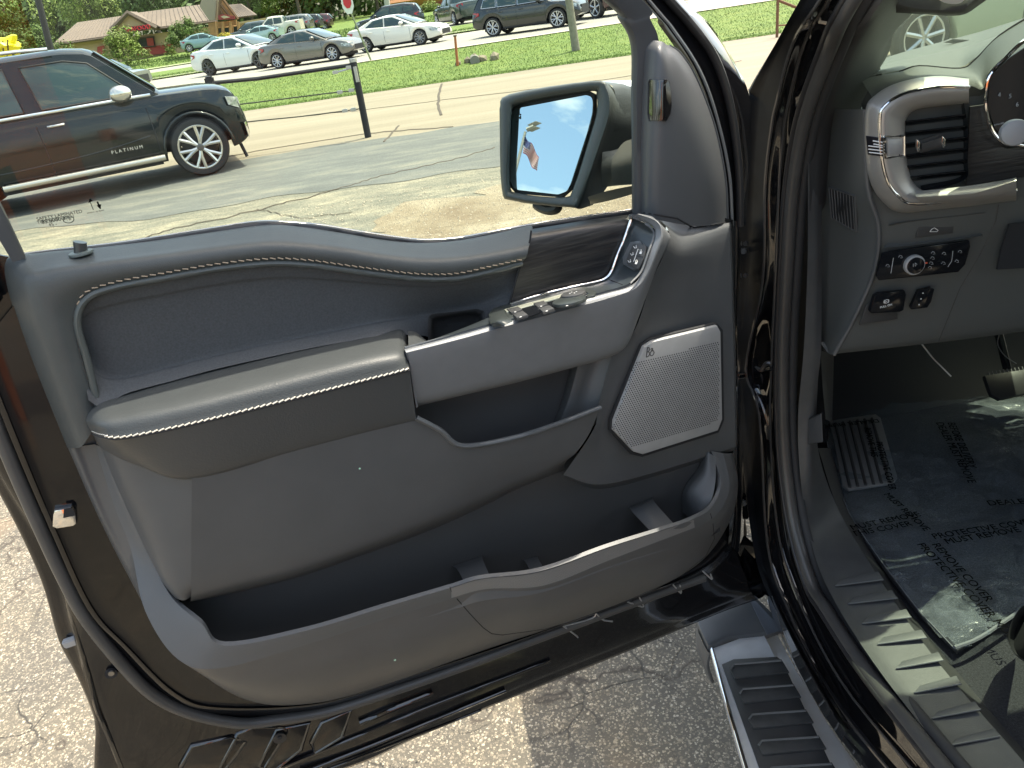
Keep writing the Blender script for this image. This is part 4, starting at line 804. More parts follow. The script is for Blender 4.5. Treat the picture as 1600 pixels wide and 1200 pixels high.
r2 = fr([(1143, 352), (1138, 270), (1118, 180), (1092, 110), (1052, 48), (1012, 0)], top2, .014)
r2b = fr([(1147, 352), (1143, 268), (1124, 176), (1097, 102), (1056, 42), (1018, -4)], top2, .002)
r3 = fr([(1151, 352), (1148, 264), (1134, 168), (1108, 92), (1064, 34), (1032, -4)], top2, -.006)
r4 = fr([(1154, 352), (1154, 262), (1142, 160), (1118, 84), (1078, 26), (1046, -6)], top3, -.008)
r5 = fr([(1160, 352), (1162, 258), (1158, 150), (1140, 92), (1104, 40), (1056, -8)], top3, -.03)
r6 = fr([(1165, 352), (1172, 256), (1172, 158), (1150, 102), (1112, 42), (1062, -8)], top3, -.06)
loft('window_frame', [r1, r2, r2b, r3, r4, r5, r6], paint, door, 6, 3)
tube('frame_seal', [p + DN * .006 for p in lerp(r3, r4, .4)], .006, rubber, door, 5, 8)
tube('frame_edge', [p + DN * .002 for p in r2], .0022, M('edge_highlight', (.2, .21, .22), .2, .3), door, 5, 6)  # grey tube paints the highlight line along the black frame edge
# rear upright of the frame
loft('window_frame', [[d(-60, 300, .03), d(-20, 345, .03), d(20, 410, .03)], [d(-20, 280, .02), d(12, 345, .02), d(40, 404, .02)], [d(-18, 280, -.02), d(14, 345, -.02), d(42, 404, -.02)]], M('frame_plastic', (.045, .048, .052), .5), door, 4, 2)
plate('window_frame', [P(1.0, 1.9, -.02), P(1.08, 1.95, -.02), P(1.06, 1.5, -.02), P(.985, 1.5, -.02)], paint, door, .04, .003)
# door front end below the window
loft('door_end', [dl([(1130, 340), (1140, 420), (1143, 560), (1146, 700), (1138, 850)], .03), dl([(1150, 345), (1151, 420), (1150, 560), (1153, 700), (1150, 860)], .01), dl([(1158, 350), (1158, 420), (1154, 560), (1158, 700), (1160, 880)], -.06), dl([(1160, 350), (1160, 420), (1158, 560), (1160, 700), (1164, 890)], -.14)], paint, door, 5, 3)
# ---- glass
wg = glassmat('door_glass', (.86, .93, .86), .75)
gp = [P(1.0, 1.48, -.035), P(1.0, 1.88, -.035), P(.72, 1.905, -.035), P(.42, 1.875, -.035), d(944, -10, -.035), d(970, 28, -.035), d(988, 68, -.035), d(992, 350, -.035), d(820, 376, -.035), d(660, 395, -.035), d(420, 372, -.035), d(40, 415, -.035)]
me = bpy.data.meshes.new('window_glass'); me.from_pydata([tuple(p) for p in gp], [], [tuple(range(len(gp)))]); gl = link('window_glass', me, wg, door, False)
mk = lambda x, y: d(x, y, -.032)
bm = bmesh.new()
def stroke(bm, pts, r_): tubemesh(bm, [mk(*p) for p in pts], r_, 4)
stroke(bm, [(139, 311), (146, 328)], .0004); stroke(bm, [(152, 315), (157, 326)], .0009)
fin('glass_print', bm, wiperb, door)
plate('glass_print', [mk(138, 317), mk(141, 310), mk(145, 314)], wiperb, door, .0004, 0); plate('glass_print', [mk(151, 321), mk(158, 319), mk(157, 327)], wiperb, door, .0004, 0)
tdir = (mk(200, 318) - mk(100, 336)); tup = V((0, 0, 1))
for s_, x, y, z_ in (('SAFETY LAMINATED', 58, 345, .0052), ('TEMPERED E1 AS2', 59, 350, .0048), ('43R-00095', 67, 352, .0), ('85.5000 5', 66, 350, .0062), ('45 -', 77, 354, .0052), ('. . . .', 72, 358, .005)):
    if z_: text('glass_print', s_, z_, mk(x, y), tdir, tup, wiperb, door, .0001)
bm = bmesh.new(); c_ = mk(107, 343); ringm(bm, c_, tdir.normalized(), tup * .7, .0055, .0004); fin('glass_print', bm, wiperb, door)
text('glass_print', 'TB', .005, mk(103, 345), tdir, tup, wiperb, door, .0001); text('glass_print', 'window up down', .0026, mk(136, 334), tdir, tup, wiperb, door, .0001)
# belt moulding
beltp = [(36, 401), (100, 393), (180, 384), (260, 372), (340, 359), (400, 350), (440, 350), (500, 355), (560, 365), (620, 374), (665, 378), (720, 374), (780, 363), (840, 352), (900, 343), (950, 336), (986, 331)]
tube('belt_seal', dl([(x, y + 2) for x, y in beltp], -.006), .0045, rubber, door, 5, 8)
tube('belt_trim', dl([(x, y - 1) for x, y in beltp], -.020), .0035, M('belt_bright', (.45, .43, .42), .18, .8), door, 5, 8)
# ---- upper trim
O_ = [(832, 355), (780, 367), (720, 378), (660, 382), (600, 377), (540, 367), (480, 358), (420, 354), (340, 364), (240, 379), (140, 391), (60, 399), (8, 416), (40, 537), (104, 699)]
R_ = [(826, 386), (780, 396), (720, 405), (660, 407), (600, 401), (540, 391), (480, 384), (420, 381), (340, 389), (240, 402), (140, 415), (75, 428), (48, 452), (80, 560), (128, 697)]
I_ = [(815, 411), (765, 424), (715, 434), (660, 435), (600, 429), (540, 421), (480, 413), (420, 411), (340, 419), (260, 433), (180, 448), (136, 466), (121, 503), (137, 565), (158, 650)]
o0 = dl(O_, .008); oR = dl(R_, .052); oI = dl(I_, .048)
q1 = [a.lerp(b, .55) + DN * .004 for a, b in zip(o0, oR)]
q2 = [a.lerp(b, .5) + DN * .006 for a, b in zip(oR, oI)]
ut = loft('upper_trim', [[p - DN * .012 for p in o0], o0, q1, oR, q2, oI], soft, door, 6, 5)
bup = bvh(ut)
tube('piping', [p + DN * .001 for p in oI], .0042, M('piping_vinyl', (.075, .085, .082), .4), door, 6, 8)
stitches('stitching', bup, [(812, 406), (762, 417), (714, 427), (660, 428), (600, 422), (540, 414), (480, 406), (420, 404), (340, 412), (258, 426), (178, 441), (130, 460), (115, 500)], .0085, .0058, .0007, tan, door, .0008)
stitches('stitching', bup, [(115, 500), (128, 565), (150, 630)], .0085, .0055, .0006, M('dark_thread', (.06, .055, .05), .8), door, 0)
# insert
Ii = I_[:13]
Fo = [(800, 455), (760, 468), (715, 478), (660, 488), (600, 497), (540, 508), (480, 520), (420, 531), (340, 549), (265, 567), (205, 582), (160, 578), (124, 545)]
Lo = [(792, 482), (752, 512), (700, 530), (655, 524), (600, 524), (540, 534), (480, 545), (420, 558), (340, 576), (262, 597), (200, 614), (158, 634), (138, 625)]
i0 = dl(Ii, .044); lo = dl(Lo, [.04, .03, .026, .034] + [.058] * 9); fo = dl(Fo, [.030, .018, .014, .018] + [.030] * 9)
i1 = dl([(a[0] * .85 + b[0] * .15, a[1] * .85 + b[1] * .15 + 3) for a, b in zip(Ii, Fo)], .039); i2 = dl([(a[0] * .72 + b[0] * .28, a[1] * .72 + b[1] * .28 + 3) for a, b in zip(Ii, Fo)], .034)
ins = loft('insert', [i0, i1, i2, fo, lerp(fo, lo, .3), lo], fabric, door, 6, 5)
bin_ = bvh(ins)
cr_ = [(758, 540), (758, 492), (752, 485), (742, 483), (712, 487), (680, 490), (672, 493), (669, 500), (669, 545)]
loft('pull_cup', [dl(cr_, .050), dl([(x + (5 if x < 700 else -5), y + 5) for x, y in cr_], .046), dl([(x + (9 if x < 700 else -9), y + 9) for x, y in cr_], .030), dl([(x + (22 if x < 700 else -22), y + 20) for x, y in cr_], .026)], M('cup_shade', (.030, .031, .033), .55), door, 4, 3)  # dark colour paints the shadow inside the pull cup
plate('pull_cup', dl([(680, 500), (748, 494), (750, 545), (678, 548)], .022), M('cup_shade', (.030, .031, .033), .55), door, .004, 0)
# ---- armrest
A0 = [(138, 640), (160, 626), (200, 612), (300, 584), (450, 548), (560, 526), (612, 516), (630, 518), (636, 530)]
A1 = [(134, 650), (155, 640), (200, 630), (300, 606), (450, 569), (560, 544), (612, 534), (630, 536), (637, 545)]
A2 = [(136, 662), (154, 660), (200, 652), (300, 630), (450, 593), (560, 566), (612, 556), (630, 555), (638, 560)]
A3 = [(144, 676), (160, 681), (195, 683), (300, 662), (450, 625), (560, 597), (612, 584), (630, 579), (640, 577)]
A4 = [(150, 690), (170, 704), (215, 724), (300, 743), (450, 704), (560, 675), (612, 662), (636, 656), (650, 653)]
ar = [dl([(x, y - 4) for x, y in A0], .03), dl(A0, .046), dl(A1, [.05, .08, .088, .092, .092, .092, .09, .088, .086]), dl(A2, [.06, .115, .128, .134, .134, .134, .132, .128, .124]), dl(A3, [.06, .12, .138, .146, .146, .146, .144, .142, .138])]
arm = loft('armrest', ar, leather, door, 7, 6)
skirt = loft('armrest_skirt', [[p + DN * .0 for p in ar[-1]], dl([(a[0] * .9 + b[0] * .1, a[1] * .9 + b[1] * .1) for a, b in zip(A3, A4)], [.058, .118, .137, .145, .145, .145, .143, .141, .137]), dl(A4, [.04, .08, .115, .130, .130, .130, .130, .130, .130]), dl([(x, y + 3) for x, y in A4], [.03, .06, .10, .115, .115, .115, .115, .115, .115])], M('skirt_vinyl', (.056, .059, .061), .42, 0, bump=(420, .0004)), door, 7, 5)
bar_ = bvh(arm, skirt)
A3p = sp2(A3, 4)
seam('armrest_seam', bar_, [(x, y + 2) for x, y in A3p], .0011, blackm, door, .0)
stitches('stitching', bar_, [(x, y - 1) for x, y in A3p[5:]], .0066, .0056, .0010, cream, door, .0009)
stitches('stitching', bar_, [(x, y - 2) for x, y in A3p[:6]], .006, .004, .0006, cream, door, .0)
loft('armrest_tip', [dl([(637, 518), (650, 519), (668, 534)], .06), dl([(638, 530), (652, 530), (670, 536)], .09), dl([(638, 548), (655, 543), (673, 537)], .125)], leather, door, 4, 4)
# ---- main lower panel (map pocket bulge)
b0 = dl([(300, 742), (370, 724), (450, 704), (560, 675), (650, 652), (688, 672), (722, 696), (800, 684), (870, 662), (938, 636)], [.128, .128, .128, .128, .128, .128, .128, .126, .124, .120])
b1 = dl([(299, 840), (375, 818), (450, 800), (560, 770), (640, 745), (680, 735), (735, 725), (800, 712), (870, 690), (922, 675)], [.120, .121, .122, .122, .122, .123, .124, .122, .12, .115])
b2 = dl([(299, 915), (380, 893), (460, 873), (550, 846), (630, 815), (690, 790), (745, 764), (800, 740), (855, 722), (902, 705)], .113)
b3 = dl([(298, 937), (385, 916), (470, 894), (560, 862), (645, 830), (705, 805), (755, 782), (805, 758), (850, 740), (884, 722)], .100)
b4 = dl([(296, 941), (385, 922), (472, 900), (562, 869), (648, 838), (708, 813), (757, 790), (806, 765), (850, 747), (882, 735)], .06)
lp = loft('lower_panel', [b0, b1, b2, b3, b4], plasticl, door, 6, 6)
blp = bvh(lp)
c0 = dl([(154, 694), (175, 745), (205, 812), (232, 872), (250, 910), (262, 928)], [.035, .042, .05, .055, .06, .062])
c1 = dl([(175, 704), (200, 765), (226, 826), (246, 880), (262, 915), (275, 935)], [.07, .075, .08, .085, .088, .085])
c1b = dl([(225, 724), (240, 780), (255, 838), (267, 890), (278, 922), (287, 938)], [.095, .098, .100, .100, .100, .095])
c2 = dl([(300, 742), (300, 795), (299, 850), (299, 895), (299, 920), (298, 937)], [.127, .124, .120, .116, .112, .100])
loft('lower_panel', [c0, c1, c1b, [p - DN * .006 for p in c2]], plasticl, door, 5, 4)
# pull pocket: dark hollow above the lip
loft('pull_pocket', [dl([(635, 600), (760, 560), (880, 530), (985, 520)], .05), dl([(640, 660), (760, 640), (880, 610), (970, 575)], .045), dl([(660, 720), (760, 735), (870, 700), (950, 650)], .06)], M('pull_plastic', (.062, .062, .063), .5), door, 5, 4)
loft('pocket_web', [dl([(895, 560), (880, 620), (862, 668)], .05), dl([(906, 560), (890, 620), (872, 668)], .085), dl([(935, 555), (915, 610), (900, 665)], .085), dl([(965, 545), (945, 600), (935, 640)], .10)], plastic, door, 4, 3)
tube('pocket_lip', [p + DN * .001 for p in b0[4:]], .0035, M('lip_plastic', (.085, .092, .098), .4), door, 6, 8)
# ---- speaker panel
s0 = dl([(1030, 340), (1046, 372), (1018, 440), (992, 515), (960, 548), (935, 632), (927, 672), (880, 742)], [.03, .10, .11, .112, .105, .11, .112, .10])
s1 = dl([(1052, 344), (1064, 384), (1042, 440), (1014, 515), (985, 570), (962, 640), (950, 690), (938, 757)], [.035, .082, .09, .093, .095, .096, .096, .088])
s2 = dl([(1095, 352), (1100, 376), (1095, 440), (1080, 515), (1070, 580), (1055, 640), (1045, 690), (1030, 736)], [.04, .064, .066, .068, .070, .072, .072, .066])
s3 = dl([(1140, 348), (1140, 364), (1143, 440), (1145, 515), (1147, 580), (1148, 640), (1149, 680), (1149, 698)], [.03, .042, .046, .048, .050, .051, .050, .044])
spk = loft('speaker_panel', [s0, s1, s2, s3], plastic, door, 5, 6)
loft('speaker_panel', [[s0[-1], s1[-1], s2[-1], s3[-1]], dl([(884, 748), (940, 764), (1032, 742), (1148, 704)], .03)], plastic, door, 5, 3)
loft('speaker_panel', [[s3[i] for i in range(8)], dl([(1146, 346), (1146, 362), (1148, 440), (1150, 515), (1151, 580), (1152, 640), (1153, 690), (1152, 706)], .0)], plastic, door, 5, 3)
bsp = bvh(spk)
p3 = [d(955, 668, .104), d(1010, 533, .098), d(1124, 655, .066)]
sn = (p3[1] - p3[0]).cross(p3[2] - p3[0]).normalized()
if sn.dot(DN) < 0: sn = -sn
def SP(px, py, o=0): return onplane(px, py, p3[0] + sn * o, sn)
gout = [SP(*p) for p in [(1002, 540), (1016, 531), (1116, 507), (1121, 516), (1124, 652), (1117, 670), (1000, 707), (986, 703), (955, 670), (956, 655)]]
plate('speaker_grille_surround', [SP(*p, -.004) for p in [(999, 537), (1014, 527), (1117, 503), (1126, 514), (1128, 654), (1120, 674), (1000, 712), (983, 708), (950, 671), (951, 653)]], blackm, door, .005, .001)
plate('speaker_grille', gout, satinl, door, .007, .0018)
# perforated field: dark holes set in the grille plane, alternate rows offset
bm = bmesh.new(); hx = (SP(1060, 600) - SP(1000, 615)).normalized(); hy = sn.cross(hx)
if hy.z < 0: hy = -hy
cen = SP(1040, 610, .0073); fieldpx = [(991, 568), (1123, 533), (1124, 648), (1119, 659), (986, 700), (957, 668)]
def inpoly(x, y, poly):
    c = False; j = len(poly) - 1
    for i in range(len(poly)):
        if ((poly[i][1] > y) != (poly[j][1] > y)) and x < (poly[j][0] - poly[i][0]) * (y - poly[i][1]) / (poly[j][1] - poly[i][1] + 1e-9) + poly[i][0]: c = not c
        j = i
    return c
fp3 = [SP(*p, .0073) for p in fieldpx]; f2 = [((p - cen).dot(hx), (p - cen).dot(hy)) for p in fp3]
pit = .0042
for i in range(-30, 31):
    for j in range(-34, 35):
        x = i * pit + (pit / 2 if j % 2 else 0); y = j * pit * .80
        if inpoly(x, y, f2):
            c_ = cen + hx * x + hy * y; vs = [bm.verts.new(c_ + hx * .00115 * math.cos(k * math.pi / 3) + hy * .00115 * math.sin(k * math.pi / 3)) for k in range(6)]; bm.faces.new(vs)
kind(fin('grille_holes', bm, blackm, door), 'stuff')
X_, Y_ = hx, hy
bm = bmesh.new(); bo = SP(1010, 558, .0075)
tubemesh(bm, [bo, bo + Y_ * .014], .0007, 5)
for yy, rr in ((.0108, .0032), (.0038, .0038)): tubemesh(bm, [bo + Y_ * (yy + rr)] + [bo + Y_ * (yy + rr * math.cos(a)) + X_ * (.001 + rr * 1.1 * math.sin(a)) for a in [k * math.pi / 8 for k in range(9)]] + [bo + Y_ * (yy - rr)], .0007, 5)
ringm(bm, bo + X_ * .0095 + Y_ * .004, X_, Y_, .0036, .0007, 16); ringm(bm, bo + X_ * .0085 + Y_ * .0100, X_, Y_, .0016, .0005, 12); tubemesh(bm, [bo + X_ * .0075 + Y_ * .012, bo + X_ * .011 + Y_ * .0078], .0005, 5)
fin('grille_emblem', bm, M('emblem_dark', (.06, .06, .06), .4), door)
# ---- satin handle bezel
g0 = [(632, 546), (720, 523), (800, 500), (880, 477), (945, 459), (985, 447), (1003, 428), (1015, 396), (1024, 368), (1018, 352), (990, 337)]
g1 = [(638, 556), (722, 535), (802, 513), (883, 491), (952, 472), (993, 456), (1012, 430), (1027, 392), (1035, 366), (1028, 346), (998, 334)]
g2 = [(650, 633), (725, 615), (805, 596), (885, 575), (945, 558), (978, 540), (998, 496), (1024, 425), (1043, 385), (1046, 366), (1020, 338)]
go = [.124, .124, .124, .124, .124, .122, .118, .112, .105, .095, .07]
bez = loft('handle_bezel', [dl(g0, [o - .012 for o in go]), dl(g0, go), dl([(a[0] * .5 + b[0] * .5, a[1] * .5 + b[1] * .5) for a, b in zip(g0, g1)], [o + .006 for o in go]), dl(g1, [o + .010 for o in go]), dl([(a[0] * .3 + b[0] * .7, a[1] * .3 + b[1] * .7) for a, b in zip(g1, g2)], [o + .004 for o in go]), dl(g2, [o - .004 for o in go]), dl([(x - 3, y + 3) for x, y in g2], [o - .03 for o in go])], satin, door, 6, 3)
plate('bezel_end', dl([(632, 546), (636, 548), (651, 632), (648, 634)], .120), satin, door, .008, .001)
tube('bezel_line', dl([(x, y - 2) for x, y in g0[:6]], [o - .010 for o in go[:6]]), .0018, M('lip_plastic', (.085, .092, .098), .4), door, 5, 6)
# well with the switches
w0 = dl([(650, 540), (720, 519), (800, 496), (880, 473), (945, 455), (983, 443), (1000, 426), (1013, 394), (1021, 368), (1012, 352), (986, 340)], [.116, .116, .116, .116, .116, .114, .110, .104, .096, .086, .06])
w1 = dl([(765, 500), (780, 488), (797, 476), (862, 457), (928, 443), (948, 434), (961, 413), (974, 380), (983, 354), (986, 346), (985, 338)], [.05, .048, .046, .046, .046, .046, .046, .046, .046, .046, .046])
well = loft('switch_well', [w0, [a.lerp(b, .5) - DN * .002 for a, b in zip(w0, w1)], w1], M('well_plastic', (.035, .042, .046), .3), door, 6, 5)
bwe = bvh(well)
tube('chrome_line', dl([(797, 475), (862, 456), (925, 442), (944, 436), (955, 424), (964, 400), (974, 376), (983, 352), (986, 342), (984, 337)], .05), .0022, chrome, door, 5, 8)
tube('well_line', dl([(1008, 350), (1017, 356), (1022, 368), (1013, 394), (1002, 424), (985, 443)], [.09, .095, .10, .112, .122, .13]), .0016, M('lip_plastic', (.085, .092, .098), .4), door, 5, 6)
seam('well_seam', bwe, [(952, 437), (970, 444), (988, 452)], .0006, blackm, door)
# switch pod
k0, k1, k2 = d(772, 503, .112), d(985, 444, .114), d(800, 480, .06)
kn = (k1 - k0).cross(k2 - k0).normalized()
if kn.z < 0: kn = -kn
def K(px, py, o=0): return onplane(px, py, k0 + kn * o, kn)
podm = M('pod_plastic', (.034, .040, .038), .35)
plate('switch_pod', [K(*p, -.004) for p in [(764, 497), (770, 489), (785, 484), (895, 457), (916, 454), (934, 462), (930, 468), (905, 474), (850, 490), (795, 506), (768, 510)]], podm, door, .006, .002)
plate('pod_strip', [K(*p, .002) for p in [(788, 485), (896, 456), (898, 460), (792, 489)]], M('pod_strip_metal', (.6, .62, .5), .3, .6), door, .0015, .0004)
for q in ([(792, 487), (811, 483), (817, 488), (800, 493)], [(802, 495), (818, 490), (826, 496), (808, 501)], [(834, 478), (851, 474), (857, 479), (841, 484)], [(842, 486), (859, 481), (867, 486), (849, 492)]):
    sw = plate('window_switch', [K(*p, .001) for p in q], plasticd, door, .004, .0012)
    cx = sum(p[0] for p in q) / 4; cy = sum(p[1] for p in q) / 4
    disc('switch_mark', K(cx, cy, .0052), kn, .0014, .0004, white, door, 8)
for q in ([(815, 483), (833, 478), (846, 489), (826, 496)], [(853, 474), (868, 470), (874, 480), (862, 481)]): plate('switch_recess', [K(*p, .002) for p in q], blackg, door, .001, 0)
mc = K(897, 466, .003); disc('mirror_switch', K(890, 473, .004), kn, .021, .004, podm, door, 32, bevel=.001); disc('mirror_knob', mc, kn, .016, .007, plasticd, door, 32, bevel=.0015)
kx = (K(920, 459) - K(870, 473)).normalized(); ky = kn.cross(kx)
for a_, b_ in ((.0045, 0), (-.0045, 0), (0, .0045), (0, -.0045)): disc('knob_mark', mc + kn * .0072 + kx * a_ + ky * b_, kn, .0010, .0004, white, door, 8)
bm = bmesh.new(); ringm(bm, mc + kn * .003, kx, ky, .0175, .001, 28); fin('knob_ring', bm, chrome, door)
disc('switch_mark', K(923, 467, .007), kn, .0012, .0005, white, door, 8); disc('switch_mark', K(886, 478, .0085), kn, .0014, .0005, white, door, 8)
loft('pod_end', [[K(764, 498, .002), K(772, 489, .002), K(786, 484, .004)], [K(766, 505, .004), K(778, 500, .008), K(792, 494, .007)], [K(772, 511, 0), K(788, 508, .003), K(802, 502, .004)]], podm, door, 4, 4)
# lock / seat-memory switch cluster
q0, q1_, q2_ = on(bwe, 965, 432, 0) or d(965, 432, .06), on(bwe, 1000, 412, 0) or d(1000, 412, .12), on(bwe, 1004, 372, 0) or d(1004, 372, .10)
ln_ = (q1_ - q0).cross(q2_ - q0).normalized()
if ln_.dot(CAMP - q0) < 0: ln_ = -ln_
def LK(px, py, o=0): return onplane(px, py, q0 + ln_ * o, ln_)
plate('lock_switch_bezel', [LK(*p, -.002) for p in [(989, 380), (1003, 378), (1013, 386), (1010, 404), (1000, 424), (992, 424), (978, 415), (977, 405)]], lipmat(), door, .006, .002)
plate('lock_switch', [LK(*p, .004) for p in [(990, 382), (1002, 380), (1011, 387), (1008, 403), (999, 421), (993, 421), (981, 413), (980, 406)]], plasticd, door, .002, .001)
ux = (LK(1005, 390) - LK(985, 386)).normalized(); uy = ln_.cross(ux)
if uy.z < 0: uy = -uy
bm = bmesh.new(); tubemesh(bm, [LK(997, 389, .0065), LK(990, 409, .0065)], .0005, 5)
for x, y in ((992, 386), (987, 397), (983, 408)): tubemesh(bm, [LK(x - 2, y - 1, .0065), LK(x, y + 2, .0065), LK(x + 3, y, .0065)], .0004, 5); tubemesh(bm, [LK(x + 2, y - 3, .0065), LK(x + 2, y + 2, .0065)], .0003, 5)
for x, y in ((1001, 395), (994, 411)):
    boxm(bm, LK(x, y, .0065), (.004, .003, .0004), (ux, uy, ln_)); tubemesh(bm, [LK(x - 1, y - 1, .0065) + ux * .001, LK(x - 1, y - 5, .0065), LK(x + 1, y - 5, .0065), LK(x + 2, y - 1, .0065)], .0003, 5)
fin('switch_icons', bm, white, door)
seam('switch_gap', bvh(bpy.data.objects['lock_switch']), [(980, 397), (1010, 402)], .0004, blackm, door, .0003)
# wood trim
wt = loft('wood_trim', [dl([(830, 358), (880, 350), (930, 342), (984, 335)], .010), dl([(829, 368), (880, 360), (930, 352), (984, 345)], .038), dl([(820, 398), (872, 390), (924, 381), (972, 374)], .046), dl([(808, 436), (862, 425), (914, 415), (958, 410)], .046), dl([(798, 474), (852, 460), (904, 448), (944, 436)], .045)], wood, door, 6, 4)
tube('trim_gap', dl([(830, 360), (827, 380), (818, 400), (808, 430), (796, 474)], .045), .0012, blackm, door, 4, 6)
loft('trim_cap', [dl([(985, 334), (1000, 336), (1020, 338), (1042, 347)], .03), dl([(985, 342), (1000, 345), (1015, 350), (1040, 358)], .06)], plastic, door, 4, 3)
# lock knob
tube('lock_knob', [d(126, 398, .018), d(126, 390, .018), d(125, 382, .018), d(125, 378, .018)], .0068, M('knob_plastic', (.05, .055, .055), .3), door, 3, 12)
disc('knob_base', d(127, 397, .020), V((0, 0, 1)), .0125, .003, M('knob_base_plastic', (.09, .11, .105), .4), door, 24, bevel=.0015)
plate('trim_backing', dl([(118, 660), (175, 655), (190, 735), (150, 740)], .018), plastic, door, .004, 0)
plate('outer_skin', dl([(-90, 380), (14, 400), (30, 470), (62, 560), (100, 680), (20, 700), (-70, 660)], -.03), blackg, door, .004, 0)
# ---- base panel with the lower pocket
Tt = [(106, 700), (150, 800), (195, 890), (245, 975), (315, 1052), (400, 1098), (500, 1098), (600, 1071), (700, 1036), (780, 1008), (850, 985), (950, 950), (1035, 915), (1100, 873), (1140, 815), (1153, 760), (1146, 708)]
Ou = [(148, 694), (178, 790), (205, 860), (227, 955), (278, 1030), (345, 1044), (480, 1007), (600, 968), (705, 936), (760, 922), (850, 917), (950, 878), (1035, 845), (1085, 826), (1122, 802), (1140, 760), (1130, 708)]
In = [(158, 698), (196, 790), (232, 865), (268, 933), (315, 975), (352, 1009), (480, 985), (600, 949), (705, 918), (752, 904), (845, 892), (950, 855), (1035, 828), (1083, 811), (1112, 792), (1126, 755), (1112, 705)]
oo = [.028, .033, .045, .08, .11, .125, .13, .133, .142, .152, .160, .160, .152, .135, .105, .078, .05]
oi = [.040, .050, .060, .085, .112, .128, .138, .142, .152, .164, .172, .170, .160, .143, .112, .083, .055]
t0 = dl(Tt, .010); ou = dl(Ou, oo); inn = dl(In, oi)
mid = dl([(a[0] * .5 + b[0] * .5, a[1] * .5 + b[1] * .5) for a, b in zip(Tt, Ou)], [x * .86 for x in oo]); m2 = dl([(a[0] * .85 + b[0] * .15, a[1] * .85 + b[1] * .15) for a, b in zip(Tt, Ou)], [.012 + x * .45 for x in oo])
bp_ = loft('base_panel', [[p - DN * .01 for p in t0], t0, m2, mid, ou], M('base_plastic', (.086, .086, .086), .42, 0, noise=(20, .05), bump=(900, .0002)), door, 7, 5)
ls = loft('pocket_edge', [ou, lerp(ou, inn, .5), inn, [p - DN * .012 + V((0, 0, -.004)) for p in inn], [p - DN * .014 + V((0, 0, -.05)) for p in inn]], M('edge_plastic', (.095, .099, .103), .45, 0, bump=(900, .0003)), door, 7, 2)
bba = bvh(bp_); bls = bvh(ls)
seam('holder_seam', bba, [(706, 925), (716, 938), (735, 960), (755, 981), (768, 990), (785, 992), (850, 983), (910, 966), (980, 938), (1060, 903), (1103, 868), (1116, 842), (1114, 818)], .0007, blackm, door)
seam('holder_seam', bls, [(703, 917), (706, 926)], .0006, blackm, door); seam('holder_seam', bls, [(1110, 802), (1114, 818)], .0006, blackm, door)
# knurled grip strip on the pocket edge, coloured paler to look sunlit
i9 = 8
gsr = [[a.lerp(b, t_) + (DN * .0015 + V((0, 0, .0015))) for a, b in zip(ou[i9:14], inn[i9:14])] for t_ in (.08, .5, .92)]
gm = M('grip_strip', (.20, .20, .20), .45)
n = gm.node_tree.nodes; l = gm.node_tree.links.new; t = n.new('ShaderNodeTexCoord'); a = n.new('ShaderNodeTexChecker'); a.inputs['Scale'].default_value = 420; l(t.outputs['Object'], a.inputs[0]); bp = n.new('ShaderNodeBump'); bp.inputs['Distance'].default_value = .0006; l(a.outputs['Fac'], bp.inputs['Height']); l(bp.outputs[0], n['Principled BSDF'].inputs['Normal'])
loft('grip_strip', gsr, gm, door, 7, 3)
# back wall and floor of the pocket
loft('pocket_back', [dl([(262, 900), (400, 885), (560, 830), (700, 770), (850, 715), (1000, 700), (1125, 670)], .03), dl([(290, 950), (420, 940), (580, 890), (720, 840), (860, 790), (1000, 770), (1125, 720)], .032), dl([(330, 1010), (440, 1010), (590, 980), (730, 940), (870, 900), (1020, 850), (1125, 790)], .036), dl([(350, 1030), (450, 1030), (600, 1000), (740, 965), (880, 935), (1030, 885), (1125, 830)], .10)], M('pocket_plastic', (.062, .062, .062), .5, 0, bump=(900, .0002)), door, 6, 4)
for q in ([[(706, 884, .034), (730, 876, .034), (753, 868, .034)], [(716, 892, .062), (736, 884, .066), (755, 876, .062)], [(730, 920, .120), (748, 914, .124), (767, 904, .120)]],
          [[(816, 874, .034), (828, 871, .034), (840, 868, .034)], [(822, 880, .060), (832, 877, .064), (842, 874, .060)], [(836, 904, .120), (846, 899, .122), (852, 893, .120)]],
          [[(982, 792, .034), (1002, 785, .034), (1020, 776, .034)], [(988, 800, .062), (1006, 794, .068), (1024, 786, .062)], [(1024, 838, .122), (1040, 832, .124), (1056, 822, .120)]],
          [[(1100, 702, .036), (1092, 730, .036), (1068, 765, .036), (1066, 800, .036)], [(1106, 706, .055), (1100, 738, .066), (1078, 770, .066), (1078, 808, .062)], [(1118, 715, .06), (1118, 750, .082), (1112, 780, .095), (1100, 806, .11)]]):
    loft('pocket_divider', [dl(r_) for r_ in q], plastic, door, 5, 5)
disc('paint_fleck', on(bba, 617, 1031, .0005), DN, .0016, .0004, M('pale_green', (.5, .8, .6), .5), door, 8); disc('paint_fleck', on(blp, 562, 732, .0005), DN, .0012, .0004, M('pale_green', (.5, .8, .6), .5), door, 8)
